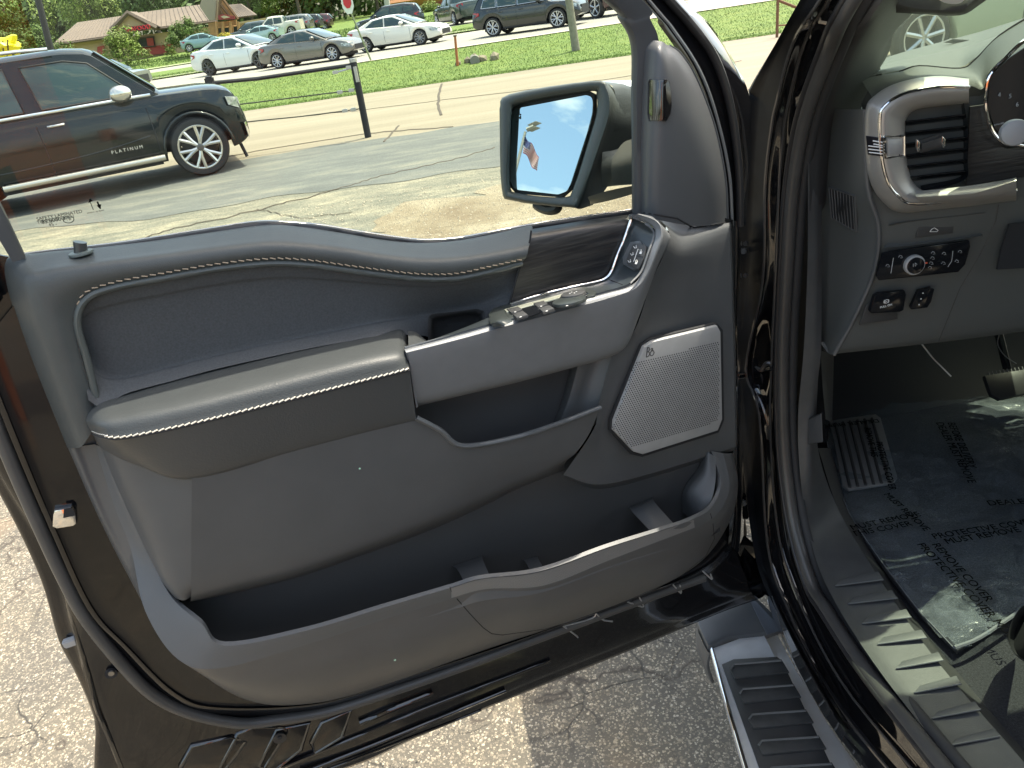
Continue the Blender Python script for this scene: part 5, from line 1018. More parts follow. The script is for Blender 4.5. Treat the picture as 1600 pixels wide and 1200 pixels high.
# ---- mirror sail trim
v0 = dl([(1005, 340), (1004, 250), (1006, 160), (1010, 92), (1013, 74), (1022, 63)], .024)
v1 = dl([(1020, 342), (1022, 250), (1026, 160), (1028, 100), (1030, 76), (1034, 65)], [.05, .055, .055, .05, .045, .03])
v2 = dl([(1075, 352), (1072, 270), (1064, 190), (1052, 125), (1044, 90), (1038, 67)], [.055, .06, .06, .055, .046, .03])
v3 = dl([(1118, 352), (1114, 275), (1098, 195), (1074, 125), (1056, 88), (1042, 70)], [.045, .05, .05, .046, .04, .028])
v4 = dl([(1137, 348), (1133, 278), (1116, 195), (1088, 122), (1064, 84), (1046, 71)], .020)
sail = loft('sail_trim', [[p - DN * .01 for p in v0], v0, v1, v2, v3, v4, [p - DN * .008 for p in v4]], M('sail_plastic', (.076, .080, .085), .45, 0, bump=(900, .0002)), door, 6, 4)
bsa = bvh(sail)
tube('sail_edge', [p + DN * .001 for p in v4], .0014, M('lip_plastic', (.085, .092, .098), .4), door, 6, 6)
qr = [[on(bsa, x, y, .002) for x in xs_] for y, xs_ in ((125, (1015, 1022, 1032, 1041)), (129, (1013, 1022, 1034, 1045)), (145, (1012, 1022, 1034, 1047)), (165, (1012, 1022, 1034, 1048)), (178, (1012, 1022, 1034, 1046)), (188, (1014, 1022, 1032, 1040)))]
sw0 = loft('sensor_window', [[p + DN * .002 for p in r_] for r_ in qr], M('sensor_black', (.01, .009, .009), .06, 0, coat=1), door, 4, 4, lin=False)
ring_ = [qr[0][0], qr[0][-1], qr[1][-1], qr[3][-1], qr[4][-1], qr[5][-1], qr[5][0], qr[4][0], qr[1][0], qr[0][0]]
tube('sensor_rim', [p + DN * .001 for p in ring_], .0012, blackm, door, 0, 6)
seam('sail_seam', bvh(sail, spk), [(1006, 332), (1058, 341), (1084, 356), (1136, 347)], .0012, blackm, door)
# ================= door mirror (beyond the glass)
def Mi(px, py, o=0): return onplane(px, py, MP0 + MN * o, MN)
mir = loft('door_mirror', [[Mi(x, y, .0) for x, y in [(799, 180), (812, 163), (918, 143), (932, 150), (932, 176), (922, 212), (896, 293), (880, 308), (812, 302), (797, 285), (799, 180)]],
    [Mi(x, y, .012) for x, y in [(797, 178), (810, 159), (920, 139), (936, 146), (937, 176), (926, 214), (898, 298), (882, 312), (808, 304), (793, 287), (797, 178)]],
    [Mi(x, y, .014) for x, y in [(784, 172), (798, 150), (924, 128), (947, 138), (952, 172), (940, 216), (905, 312), (888, 322), (804, 311), (787, 292), (784, 172)]],
    [Mi(x, y, -.004) for x, y in [(781, 170), (796, 147), (925, 127), (953, 137), (956, 172), (946, 216), (914, 316), (890, 324), (803, 314), (784, 294), (781, 170)]],
    [Mi(x, y, -.06) for x, y in [(795, 172), (806, 150), (930, 130), (958, 137), (985, 160), (985, 216), (935, 312), (895, 322), (812, 314), (796, 294), (795, 172)]]], M('mirror_plastic', (.05, .055, .056), .42, 0, bump=(500, .0006)), truck, 4, 3)
plate('mirror_back', [Mi(x, y, -.012) for x, y in [(799, 178), (812, 161), (919, 141), (933, 148), (933, 176), (923, 213), (897, 295), (881, 309), (811, 303), (796, 286)]], blackm, mir, .008, 0)
mg = M('mirror_silver', (.56, .66, .68), .0, 1.0)
plate('mirror_glass', [Mi(x, y, -.003) for x, y in [(802, 176), (808, 170), (918, 149), (926, 152), (928, 160), (927, 178), (919, 208), (893, 288), (887, 299), (874, 304), (812, 297), (804, 294), (799, 283), (799, 235)]], mg, mir, .003, 0, rnd=.004)
for x, y in ((813, 179), (811, 184), (808, 190)): disc('warning_icon', Mi(x, y, .0005), MN, .0014, .0002, blackm, mir, 8)
tube('warning_icon', [Mi(813, 181, .0005), Mi(813, 186, .0005)], .0009, blackm, mir, 0, 5)
loft('mirror_housing', [[Mi(940, 129, -.02), Mi(960, 140, -.02), Mi(962, 200, -.02), Mi(938, 218, -.01)], [Mi(960, 128, -.05), Mi(985, 140, -.06), Mi(988, 200, -.06), Mi(965, 215, -.05)], [Mi(1010, 128, -.12), Mi(1020, 160, -.12), Mi(1020, 200, -.12), Mi(1010, 215, -.12)]], M('mirror_plastic', (.05, .055, .056), .42), mir, 4, 4)
loft('mirror_cap', [[Mi(930, 127, -.02), Mi(960, 126, -.05), Mi(1000, 125, -.09)], [Mi(935, 131, -.012), Mi(962, 133, -.04), Mi(1000, 136, -.08)]], chrome, mir, 5, 3)
loft('mirror_arm', [[Mi(944, 215, -.02), Mi(965, 210, -.06), Mi(1010, 205, -.1)], [Mi(940, 255, .0), Mi(965, 250, -.03), Mi(1010, 245, -.08)], [Mi(940, 293, -.01), Mi(965, 290, -.04), Mi(1010, 287, -.09)]], M('mirror_plastic', (.05, .055, .056), .42), mir, 4, 4)
loft('turn_signal', [[Mi(958, 245, .004), Mi(975, 222, -.02), Mi(1000, 215, -.04)], [Mi(955, 262, .008), Mi(975, 255, -.01), Mi(1000, 250, -.03)], [Mi(957, 288, .0), Mi(975, 288, -.02), Mi(1000, 286, -.04)]], M('smoked_lens', (.12, .12, .11), .1, 0, coat=1), mir, 4, 4)
loft('mirror_underside', [[Mi(905, 312, .0), Mi(950, 298, -.02), Mi(1000, 288, -.05)], [Mi(912, 318, -.02), Mi(955, 306, -.04), Mi(1000, 296, -.07)], [Mi(895, 325, -.03), Mi(950, 314, -.05), Mi(1000, 300, -.08)]], M('underside', (.22, .23, .2), .3, .3), mir, 4, 4)
tube('puddle_lamp', [Mi(838, 318, -.02), Mi(846, 324, -.02), Mi(858, 328, -.02), Mi(868, 326, -.02), Mi(872, 321, -.02)], .009, plasticd, mir, 4, 8)
# ================= body opening, pillar, hinge area
W3 = [V((.62, 1.02, 1.86)), V((.66, .7, 1.93)), V((.67, -.3, 1.95))]
A = Tl([(1400, 1250), (1292, 1104), (1218, 960), (1180, 868), (1158, 700), (1150, 560), (1156, 400), (1164, 260), (1170, 150), (1172, 136), (1213, 66), (1262, -20)], .44) + [p + V((-.05, .02, 0)) for p in W3]
B = Tl([(1429, 1250), (1297, 1085), (1227, 940), (1199, 845), (1187, 650), (1166, 575), (1192, 440), (1196, 290), (1206, 200), (1214, 160), (1240, 66), (1294, -20)], .455) + [p + V((-.035, .0, 0)) for p in W3]
B2 = Tl([(1432, 1248), (1300, 1082), (1230, 938), (1202, 842), (1192, 650), (1172, 575), (1197, 440), (1201, 290), (1211, 200), (1219, 160), (1246, 66), (1298, -20)], .462) + [p + V((-.03, .0, 0)) for p in W3]
C = Tl([(1458, 1240), (1312, 1060), (1240, 915), (1214, 815), (1204, 670), (1206, 560), (1212, 430), (1218, 290), (1224, 210), (1231, 166), (1258, 66), (1308, -20)], .475) + [p + V((-.02, .0, 0)) for p in W3]
C2 = Tl([(1461, 1238), (1315, 1058), (1243, 913), (1217, 812), (1208, 670), (1210, 560), (1216, 430), (1222, 290), (1228, 210), (1235, 166), (1262, 66), (1312, -20)], .480) + [p + V((-.015, .0, 0)) for p in W3]
D_ = Tl([(1492, 1240), (1334, 1043), (1254, 905), (1234, 812), (1221, 700), (1220, 560), (1224, 430), (1229, 290), (1238, 210), (1248, 166), (1283, 66), (1332, -20)], .488) + [p for p in W3]
jb = M('jamb_black', (.009, .010, .012), .45, 0, noise=(20, .4), spec=.12)
loft('door_jamb', [[p + V((.07, .10, -.01)) for p in A], A, lerp(A, B, .35), lerp(A, B, .7), B], jb, truck, 5, 3)
bs = loft('body_side', [B, B2, C, C2, D_], paint, truck, 5, 3)
for row, r_ in ((B, .0026), (C, .0022)): tube('flange_edge', [p + V((-.001, -.001, 0)) for p in row[:-2]], r_, M('edge_sheen', (.10, .095, .09), .16, .4), bs, 5, 6)  # paler glossy tubes paint the highlight lines on the black flange
# door opening weather seal
sl = Tl([(1506, 1240), (1434, 1150), (1348, 1040), (1290, 952), (1268, 915), (1242, 830), (1228, 740), (1222, 650), (1222, 540), (1228, 420), (1236, 300), (1254, 190), (1292, 80), (1342, -20)], .492) + [p + V((.012, 0, -.01)) for p in W3]
seal = tube('opening_seal', sl, .0125, rubberg, truck, 5, 14, flat=1.0)
tube('opening_seal_lip', [p + V((-.012, -.002, .0)) for p in sl], .0042, rubber, truck, 5, 8)
sl2 = [p + V((.022, .008, .0)) for p in sl]
tube('opening_seal_lip', sl2, .010, M('seal_fabric', (.03, .031, .033), .7), truck, 5, 10)
# check strap, hinge, wiring boot
strap = tube('check_strap', [d(1140, 592, .0), T(1165, 586, .46), T(1185, 577, .47), T(1207, 575, .475)], .006, blackg, truck, 4, 8)
tube('strap_bracket', [T(1180, 570, .47), T(1190, 578, .468), T(1198, 568, .47), T(1206, 569, .475)], .0045, M('dull_steel', (.18, .18, .18), .3, .7), strap, 4, 8)
box('strap_bracket', T(1196, 588, .478), (.02, .03, .028), blackg, strap, None, .004)
hin = tube('hinge', [T(1158, 455, .45), T(1162, 462, .45), T(1160, 490, .45), T(1148, 515, .44)], .008, paint, truck, 4, 8)
box('hinge_plate', T(1166, 470, .455), (.012, .04, .06), paint, hin, None, .004)
box('hinge_plate', T(1160, 790, .45), (.02, .04, .05), paint, hin, None, .004)
for x, y, r_ in ((1163, 785, .006), (1160, 812, .004), (1166, 430, .004), (1164, 392, .005), (1166, 380, .004)): disc('bolt', T(x, y, .44), V((-.6, -.8, .2)), r_, .006, M('dull_steel', (.18, .18, .18), .3, .7), hin, 12)
tube('wiring_boot', [T(1157, 810, .45), T(1160, 830, .45), T(1158, 850, .445), T(1163, 870, .44)], .010, rubber, truck, 4, 10)
box('hinge_cavity', (.50, 1.45, 1.0), (.06, .02, .8), blackm, truck)
# front fender and bonnet
fen = loft('fender', [[V((.36, 1.34, .62)), V((.30, 1.9, .75)), V((.30, 2.5, .7))], [V((.33, 1.34, 1.0)), V((.28, 1.9, 1.0)), V((.30, 2.5, 1.0))], [V((.40, 1.36, 1.20)), V((.36, 1.9, 1.12)), V((.40, 2.5, 1.02))], [V((.50, 1.40, 1.26)), V((.46, 1.9, 1.17)), V((.50, 2.5, 1.05))]], paint, truck, 5, 4)
loft('bonnet', [[V((.50, 1.40, 1.26)), V((.46, 1.9, 1.17)), V((.50, 2.5, 1.05))], [V((1.4, 1.75, 1.26)), V((1.4, 2.0, 1.20)), V((1.4, 2.6, 1.07))], [V((2.3, 1.40, 1.26)), V((2.34, 1.9, 1.17)), V((2.3, 2.5, 1.05))]], paint, truck, 5, 4)
# roof and far side keep the cab shaded
roof = loft('roof', [[V((.67, 1.04, 1.90)), V((.67, 0, 1.96)), V((.67, -1.2, 1.95))], [V((1.4, 1.10, 1.93)), V((1.4, 0, 2.0)), V((1.4, -1.2, 1.99))], [V((2.15, 1.04, 1.90)), V((2.15, 0, 1.96)), V((2.15, -1.2, 1.95))]], paint, truck, 4, 4, thick=.03)
# ================= A-pillar trim, kick trim and sill
ap = loft('pillar_trim', [Tl([(1265, 330), (1266, 230), (1275, 150), (1305, 75), (1352, -5)], .515) + [V((.64, 1.0, 1.85)), V((.69, .8, 1.90))],
    Tl([(1284, 330), (1288, 235), (1300, 165), (1340, 75), (1395, -8)], .545) + [V((.68, 1.03, 1.85)), V((.73, .85, 1.90))],
    Fl([(1300, 300, 1.3), (1318, 240, 1.3), (1345, 150, 1.32), (1375, 80, 1.32), (1432, -8, 1.3)], 1.3) + [V((.72, 1.08, 1.84)), V((.76, .9, 1.90))],
    Fl([(1345, 290, 1.42), (1350, 120, 1.42), (1385, 90, 1.42), (1404, 32, 1.42), (1450, -8, 1.4)], 1.42) + [V((.70, 1.14, 1.85)), V((.74, .94, 1.91))]], plasticd, truck, 5, 4)
kt = loft('kick_trim', [Tl([(1262, 230), (1262, 400), (1256, 545), (1247, 650), (1250, 740)], .512) + [G(1262, 822, .735), G(1288, 908, .715), G(1364, 1034, .712), G(1520, 1235, .712)],
    Tl([(1276, 230), (1276, 400), (1272, 545), (1264, 650), (1266, 740)], .530) + [G(1280, 818, .716), G(1308, 904, .703), G(1388, 1028, .702), G(1540, 1228, .702)],
    Tl([(1285, 225), (1284, 400), (1283, 545), (1278, 600)], .545) + Tl([(1278, 700)], .56) + [G(1312, 800, .70), G(1385, 921, .70), G(1470, 1040, .70), G(1612, 1205, .70)]], M('sill_plastic', (.072, .075, .076), .48, 0, noise=(30, .1), bump=(700, .0004)), truck, 6, 4)
bkt = bvh(kt)
loft('kick_panel', [Tl([(1282, 540), (1285, 600), (1290, 655)], .55), Fl([(1303, 548), (1302, 600), (1300, 660)], 1.5)], plastic, truck, 4, 3)
plate('kick_hatch', [on(bkt, x, y, .002) or T(x, y, .54) for x, y in [(1264, 655), (1270, 650), (1284, 645), (1286, 690), (1264, 694)]], plastic, kt, .002, .0008)
tube('hatch_gap', [on(bkt, x, y, .001) or T(x, y, .54) for x, y in [(1285, 645), (1264, 655), (1263, 694), (1285, 690)]], .0012, blackm, kt, 0, 6)
# sill floor under kick trim down to footwell
loft('sill_step', [[T(1278, 700, .56), G(1312, 800, .70), G(1385, 921, .70), G(1470, 1040, .70), G(1612, 1205, .70)], [G(1300, 700, .62), G(1335, 800, .62), G(1400, 921, .62), G(1490, 1040, .62), G(1630, 1205, .62)]], plasticd, truck, 5, 3)
rib = M('rib_plastic', (.12, .128, .13), .42)
for (ax_, ay_), (bx_, by_) in (((1305, 917), (1380, 907)), ((1326, 945), (1402, 936)), ((1347, 976), (1424, 966)), ((1371, 1008), (1448, 998)), ((1400, 1046), (1474, 1033)), ((1428, 1084), (1502, 1070)), ((1456, 1124), (1532, 1110)), ((1486, 1166), (1562, 1152))):
    q = [(on(bkt, x, y, .0) or G(x, y, .706)) + V((0, 0, .0002)) for x, y in ((ax_, ay_), (ax_ + 9, ay_ - 11), (bx_ - 8, by_ - 13), (bx_, by_))]
    if True:
        o = plate('sill_pad', q, M('sill_pad_plastic', (.086, .090, .091), .45), kt, .0028, .0010, V((-.15, -.1, 1)).normalized())
        tube('sill_rib', [q[0] + V((0, 0, .0022)), q[0].lerp(q[3], .5) + V((0, 0, .0022)), q[3] + V((0, 0, .0022))], .0013, rib, kt, 0, 6)
# ================= rocker, running board
def GZ(pts, z): return [G(p[0], p[1], p[2] if len(p) > 2 else z) for p in pts]
for i, (a_, z_, mt) in enumerate((([(1186, 880), (1226, 980), (1298, 1112), (1390, 1240)], .585, M('rocker_trim', (.16, .155, .15), .25, .6)), ([(1192, 890), (1232, 972), (1306, 1106), (1404, 1240)], .60, paint))):
    tube('rocker_bead', GZ(a_, z_), .0045, mt, truck, 5, 8)
loft('rocker', [GZ([(1182, 868), (1220, 962), (1294, 1104), (1402, 1250)], .62), GZ([(1180, 872), (1217, 966), (1288, 1106), (1390, 1250)], .59), GZ([(1178, 878), (1212, 975), (1278, 1108), (1370, 1250)], .52), GZ([(1176, 884), (1216, 975), (1285, 1105), (1350, 1250)], .45)], paint, truck, 5, 3)
tube('rocker_bead', GZ([(1190, 905), (1235, 985), (1275, 1060), (1310, 1125), (1370, 1240)], .5), .005, M('rocker_trim', (.16, .155, .15), .25, .6), truck, 4, 8)
tube('rocker_bead', GZ([(1230, 985), (1262, 1035), (1310, 1110), (1385, 1240)], .53), .003, chrome, truck, 4, 8)
loft('bracket_plate', [GZ([(1188, 940), (1240, 1040), (1300, 1140), (1370, 1260)], .44), GZ([(1170, 940), (1190, 990), (1235, 1075), (1310, 1220)], .43)], M('polished_metal', (.74, .76, .78), .34, .5, noise=(14, .12)), truck, 4, 3)
rbz = .46
sb = loft('running_board', [GZ([(1110, 1003), (1132, 1090), (1165, 1200), (1180, 1250)], rbz - .05), GZ([(1108, 1012), (1130, 1095), (1160, 1200), (1175, 1250)], rbz - .004), GZ([(1112, 1013), (1135, 1095), (1166, 1200), (1181, 1250)], rbz), GZ([(1128, 1008), (1150, 1085), (1186, 1200), (1203, 1250)], rbz), GZ([(1190, 985), (1225, 1055), (1300, 1200), (1330, 1260)], rbz)], M('polished_metal', (.74, .76, .78), .34, .5), truck, 4, 3)
plate('board_end', GZ([(1090, 985), (1091, 970), (1102, 960), (1172, 935), (1182, 942), (1226, 985), (1215, 992), (1190, 1000), (1140, 1005), (1116, 1018), (1106, 1020)], rbz - .01), plastic, sb, .02, .008)
loft('board_end_skirt', [GZ([(1112, 1018), (1106, 1018), (1092, 990), (1091, 970)], rbz), [p + V((-.006, 0, -.04)) for p in GZ([(1112, 1018), (1106, 1018), (1092, 990), (1091, 970)], rbz)], [p + V((.004, 0, -.09)) for p in GZ([(1112, 1018), (1106, 1018), (1092, 990), (1091, 970)], rbz)]], plastic, sb, 4, 3)
plate('board_end_cover', GZ([(1170, 935), (1182, 941), (1224, 985), (1198, 992)], rbz + .011), M('plate_blue_grey', (.11, .12, .14), .3, .3), sb, .002, .001)
plate('tread_pad', GZ([(1128, 1040), (1146, 1032), (1214, 1028), (1222, 1034), (1300, 1200), (1330, 1262), (1208, 1262), (1186, 1200)], rbz + .001), plasticd, sb, .004, .001)
for i in range(7):
    y = 1046 + i * 38 + i * i * .6; t_ = (y - 1040) / 160; xa = 1136 + t_ * 58; xb = 1224 + t_ * 78
    plate('tread_block', GZ([(xa + 2, y), (xa + 8, y - 8), (xb - 6, y - 14), (xb + 6, y + 6), (xa + 10, y + 16)], rbz + .006), M('tread_rubber', (.040, .042, .042), .6, 0, noise=(60, .2)), sb, .005, .0015)
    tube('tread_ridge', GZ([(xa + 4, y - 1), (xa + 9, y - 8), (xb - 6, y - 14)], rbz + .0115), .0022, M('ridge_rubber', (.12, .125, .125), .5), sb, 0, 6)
tube('board_edge', GZ([(1112, 1013), (1135, 1095), (1166, 1200), (1181, 1250)], rbz + .001), .004, chrome, sb, 4, 8)
# ================= dashboard
def f(px, py, y): return F(px, py, y)
rowsd = [Fl([(1352, 170, 1.10), (1450, 150, 1.10), (1530, 140, 1.10), (1640, 125, 1.1)], 1), Fl([(1356, 290, 1.10), (1450, 290, 1.10), (1530, 285, 1.1), (1640, 270, 1.1)], 1),
    Fl([(1373, 352, 1.105), (1450, 342, 1.10), (1530, 332, 1.10), (1640, 318, 1.11)], 1), Fl([(1367, 420, 1.12), (1450, 410, 1.115), (1530, 398, 1.115), (1640, 385, 1.12)], 1),
    Fl([(1338, 490, 1.14), (1440, 478, 1.13), (1530, 462, 1.13), (1640, 448, 1.13)], 1), Fl([(1304, 553, 1.16), (1440, 538, 1.15), (1530, 527, 1.15), (1640, 512, 1.15)], 1)]
rowsd.append([p + V((0, .06, -.004)) for p in rowsd[-1]])
dash = loft('dashboard', rowsd, M('dash_plastic', (.085, .091, .090), .5, 0, bump=(900, .0002)), truck, 5, 4)
bda = bvh(dash)
col0 = [r_[0] for r_ in rowsd[:6]]
colL = [T(x, y, .562) for x, y in [(1290, 170), (1284, 290), (1283, 352), (1283, 420), (1283, 490), (1284, 548)]]
colM = [a.lerp(b, .82) + V((-.004, -.002, 0)) for a, b in zip(colL, col0)]
ec = loft('dash_end_cap', [colL, lerp(colL, colM, .5), colM, [p + V((-.0, -.004, 0)) for p in col0], col0], M('dash_plastic', (.036, .042, .044), .5), truck, 4, 3)
bec = bvh(ec)
tube('cap_edge', [p + V((-.002, -.003, 0)) for p in col0], .0035, M('edge_plastic', (.1, .1, .1), .4), ec, 4, 8)
# side demister grille
q = [on(bec, x, y, .001) for x, y in [(1296, 292), (1336, 306), (1339, 362), (1300, 340)]]
if all(q):
    tube('demister_frame', q + [q[0]], .002, plastic, ec, 0, 6); plate('demister_recess', q, blackm, ec, .0008, 0)
    for i in range(8):
        t_ = (i + .8) / 8.4; a_ = q[0].lerp(q[1], t_); b_ = q[3].lerp(q[2], t_); tube('demister_slat', [a_ + V((-.001, -.001, 0)), b_ + V((-.001, -.001, 0))], .0012, plastic, ec, 0, 6)
# dash top
dm = M('dash_top', (.060, .064, .058), .55, 0, bump=(500, .0008))
dt = loft('dash_top', [Fl([(1384, 90, 1.72), (1420, 79, 1.78), (1480, 63, 1.82), (1540, 47, 1.82), (1650, 12, 1.82)], 1), Fl([(1352, 112, 1.45), (1410, 96, 1.5), (1480, 84, 1.5), (1530, 72, 1.5), (1650, 20, 1.5)], 1), Fl([(1345, 122, 1.34), (1405, 111, 1.32), (1432, 101, 1.30), (1502, 106, 1.28), (1524, 92, 1.28), (1562, 53, 1.28), (1650, 0, 1.28)][:1] + [(1412, 109, 1.32), (1495, 106, 1.29), (1530, 86, 1.28), (1650, 2, 1.28)], 1)], dm, truck, 5, 4)
dn = loft('dash_hood', [Fl([(1345, 123, 1.335), (1405, 112, 1.315), (1436, 103, 1.30), (1500, 107, 1.28), (1524, 93, 1.275), (1562, 55, 1.275), (1650, 2, 1.275)], 1), Fl([(1352, 136, 1.22), (1400, 122, 1.2), (1440, 114, 1.20), (1505, 116, 1.19), (1530, 108, 1.19), (1564, 76, 1.19), (1650, 24, 1.19)], 1), Fl([(1362, 152, 1.10), (1395, 134, 1.10), (1440, 123, 1.10), (1512, 126, 1.10), (1534, 132, 1.10), (1556, 108, 1.10), (1650, 46, 1.10)], 1), Fl([(1362, 170, 1.10), (1395, 165, 1.10), (1440, 165, 1.10), (1516, 165, 1.105), (1538, 160, 1.11), (1560, 122, 1.11), (1650, 60, 1.11)], 1)], dm, truck, 5, 4)
tube('hood_gap', Fl([(1405, 112, 1.313), (1436, 103, 1.298), (1500, 107, 1.278), (1524, 93, 1.273), (1562, 55, 1.273), (1620, 18, 1.273)], 1), .0016, blackm, dn, 4, 6)
plate('sensor_pod', Fl([(1470, 66), (1485, 60), (1515, 62), (1512, 70)], 1.7), plasticd, dt, .01, .002)
# vent bezel
zb_ = 1.08
Ob = [(1514, 124), (1462, 120), (1405, 130), (1368, 150), (1353, 175), (1354, 245), (1363, 288), (1382, 316), (1410, 331), (1480, 325), (1588, 312)]
Rb = [(1514, 136), (1464, 136), (1412, 146), (1382, 165), (1374, 185), (1377, 244), (1386, 282), (1402, 305), (1424, 318), (1482, 314), (1588, 297)]
Rc = [(1514, 146), (1466, 148), (1420, 158), (1396, 174), (1390, 190), (1393, 243), (1402, 278), (1414, 298), (1430, 308), (1484, 306), (1588, 288)]
Ib = [(1514, 160), (1470, 164), (1432, 170), (1416, 182), (1412, 200), (1414, 243), (1420, 272), (1428, 288), (1444, 298), (1490, 296), (1588, 278)]
vb = loft('vent_bezel', [Fl(Ob, zb_ + .02), Fl(Ob, zb_ + .004), Fl(Rb, zb_ - .018), Fl(Rc, zb_ - .020), Fl(Ib, zb_ - .004), Fl([(x + 1, y + 1) for x, y in Ib], zb_ + .03)], M('bezel_silver', (.40, .39, .37), .36, .45, noise=(40, .05)), truck, 6, 3)
tube('bezel_edge', [p + V((0, -.001, 0)) for p in Fl(Rb, zb_ - .018)], .0022, chrome, vb, 5, 8)
# flag badge on the bezel
bvb = bvh(vb)
q = [on(bvb, x, y, .002) for x, y in [(1354, 212), (1380, 215), (1380, 244), (1357, 241)]]
plate('flag_badge', q, M('badge_black', (.01, .01, .014), .3), vb, .002, .0005)
bfl = bvh(bpy.data.objects['flag_badge'])
for i, (x0, yy) in enumerate(((1364, 221), (1365, 226), (1357, 229), (1357, 234), (1358, 239))):
    h = [on(bfl, x, y, .0004) for x, y in ((x0, yy - 1), (1379, yy + 1.5))]
    if all(h): tube('flag_stripe', h, .0009, white, vb, 0, 5)
q = [on(bvb, x, y, .002) for x, y in [(1382, 214), (1412, 212), (1412, 244), (1384, 246)]]
if all(q):
    tube('badge_frame', q + [q[0]], .0022, chrome, vb, 0, 6); plate('badge_plate', [q[0].lerp(q[2], .12), q[1].lerp(q[3], .12), q[2].lerp(q[0], .12), q[3].lerp(q[1], .12)], satinl, vb, .002, .0006)
    tube('badge_frame', [q[0].lerp(q[1], .35), q[3].lerp(q[2], .35)], .0016, chrome, vb, 0, 6); tube('badge_frame', [q[0].lerp(q[1], .72), q[3].lerp(q[2], .72)], .0016, blackm, vb, 0, 6)
# air vent
av = plate('air_vent', Fl([(1414, 172), (1506, 162), (1516, 170), (1512, 278), (1500, 288), (1432, 298), (1420, 280), (1412, 240)], zb_ + .03), blackm, truck, .004, 0)
for i in range(6):
    y = 187 + i * 17.5
    plate('vent_slat', [F(1414, y + 2, zb_), F(1508, y - 9, zb_), F(1508, y - 3, zb_ + .012), F(1414, y + 8, zb_ + .012)], blackg, av, .002, .0006)
loft('vent_surround', [Fl([(1506, 160), (1512, 200), (1512, 250), (1506, 282), (1440, 299)], zb_ - .002), Fl([(1502, 165), (1505, 200), (1505, 250), (1500, 276), (1438, 290)], zb_ + .012)], blackg, av, 5, 3)
box('vent_knob', F(1452, 224, zb_ - .006), (.036, .012, .018), plasticd, av, (V((.99, 0, .15)).normalized(), V((0, 1, 0)), V((-.15, 0, .99)).normalized()), .004)
for x, y in ((1434, 227), (1473, 221)): plate('knob_tip', Fl([(x - 3, y - 10), (x + 3, y - 3), (x + 3, y + 6), (x - 1, y + 10), (x - 4, y + 2)], zb_ - .012), chrome, av, .004, .0015)
# wood-look fascia right of the vent and lower blade
plate('fascia', Fl([(1514, 166), (1536, 163), (1545, 205), (1570, 232), (1650, 225), (1650, 268), (1588, 277), (1508, 290)], 1.088), wood, dash, .003, .001)
loft('fascia_blade', [Fl([(1430, 299), (1500, 292), (1560, 283), (1588, 277)], 1.06), Fl([(1432, 308), (1500, 304), (1530, 300), (1588, 282)], 1.045), Fl([(1440, 318), (1500, 316), (1560, 308), (1588, 303)], 1.06), Fl([(1440, 326), (1500, 324), (1560, 316), (1588, 312)], 1.09)], M('bezel_silver', (.36, .36, .345), .28), vb, 4, 3)
loft('corner_filler', [Fl([(1325, 120, 1.40), (1345, 160, 1.40), (1350, 200, 1.40)], 1), Fl([(1375, 105, 1.42), (1385, 150, 1.40), (1385, 200, 1.38)], 1)], dm, dash, 3, 3)
# instrument cluster
ic = plate('instrument_cluster', Fl([(1545, 118), (1575, 90), (1650, 40), (1650, 240), (1580, 226), (1552, 200), (1541, 165)], 1.084), M('screen_black', (.008, .012, .018), .15), truck, .003, 0)
tube('cluster_ring', Fl([(1640, 44), (1600, 64), (1572, 90), (1546, 118), (1540, 150), (1542, 175), (1550, 205), (1568, 222), (1600, 228)], 1.078), .0028, chrome, ic, 5, 8)
for s_, x, y in (('4', 1559, 152), ('5', 1576, 154), ('6', 1587, 167)): text('dial_number', s_, .0085, F(x, y, 1.0795), V((.99, 0, .1)), V((-.1, 0, .99)), M('dial_grey', (.35, .38, .4), .5), ic, .0002)
text('dial_number', 'RPMx1000', .0032, F(1553, 197, 1.0795), V((.99, 0, .1)), V((-.1, 0, .99)), M('dial_grey', (.35, .38, .4), .5), ic, .0001)
stk = disc('column_stalk', F(1583, 207, .92), V((-.35, -.9, .15)), .0155, .012, M('stalk_grey', (.22, .23, .24), .4), truck, 32, bevel=.003)
tube('stalk_arm', [F(1585, 206, .935), F(1640, 225, 1.02)], .010, plasticd, stk, 0, 10)
# recess with tailgate button
loft('button_recess', [Fl([(1388, 352), (1420, 346), (1500, 337), (1540, 332)], 1.098), Fl([(1390, 357), (1420, 352), (1500, 343), (1536, 338)], 1.112), Fl([(1387, 378), (1420, 376), (1500, 366), (1532, 362)], 1.112), Fl([(1381, 387), (1420, 384), (1500, 374), (1536, 368)], 1.098)], M('dash_plastic', (.036, .042, .044), .5), dash, 4, 3)
plate('tailgate_button', Fl([(1434, 354), (1490, 348), (1488, 364), (1430, 371)], 1.104), plasticd, dash, .002, .0008)
bm = bmesh.new(); y0 = 1.1005
tubemesh(bm, Fl([(1453, 362), (1456, 358), (1460, 356), (1463, 358), (1466, 360), (1464, 362), (1453, 362)], y0), .0005, 5); fin('button_icon', bm, white, dash)
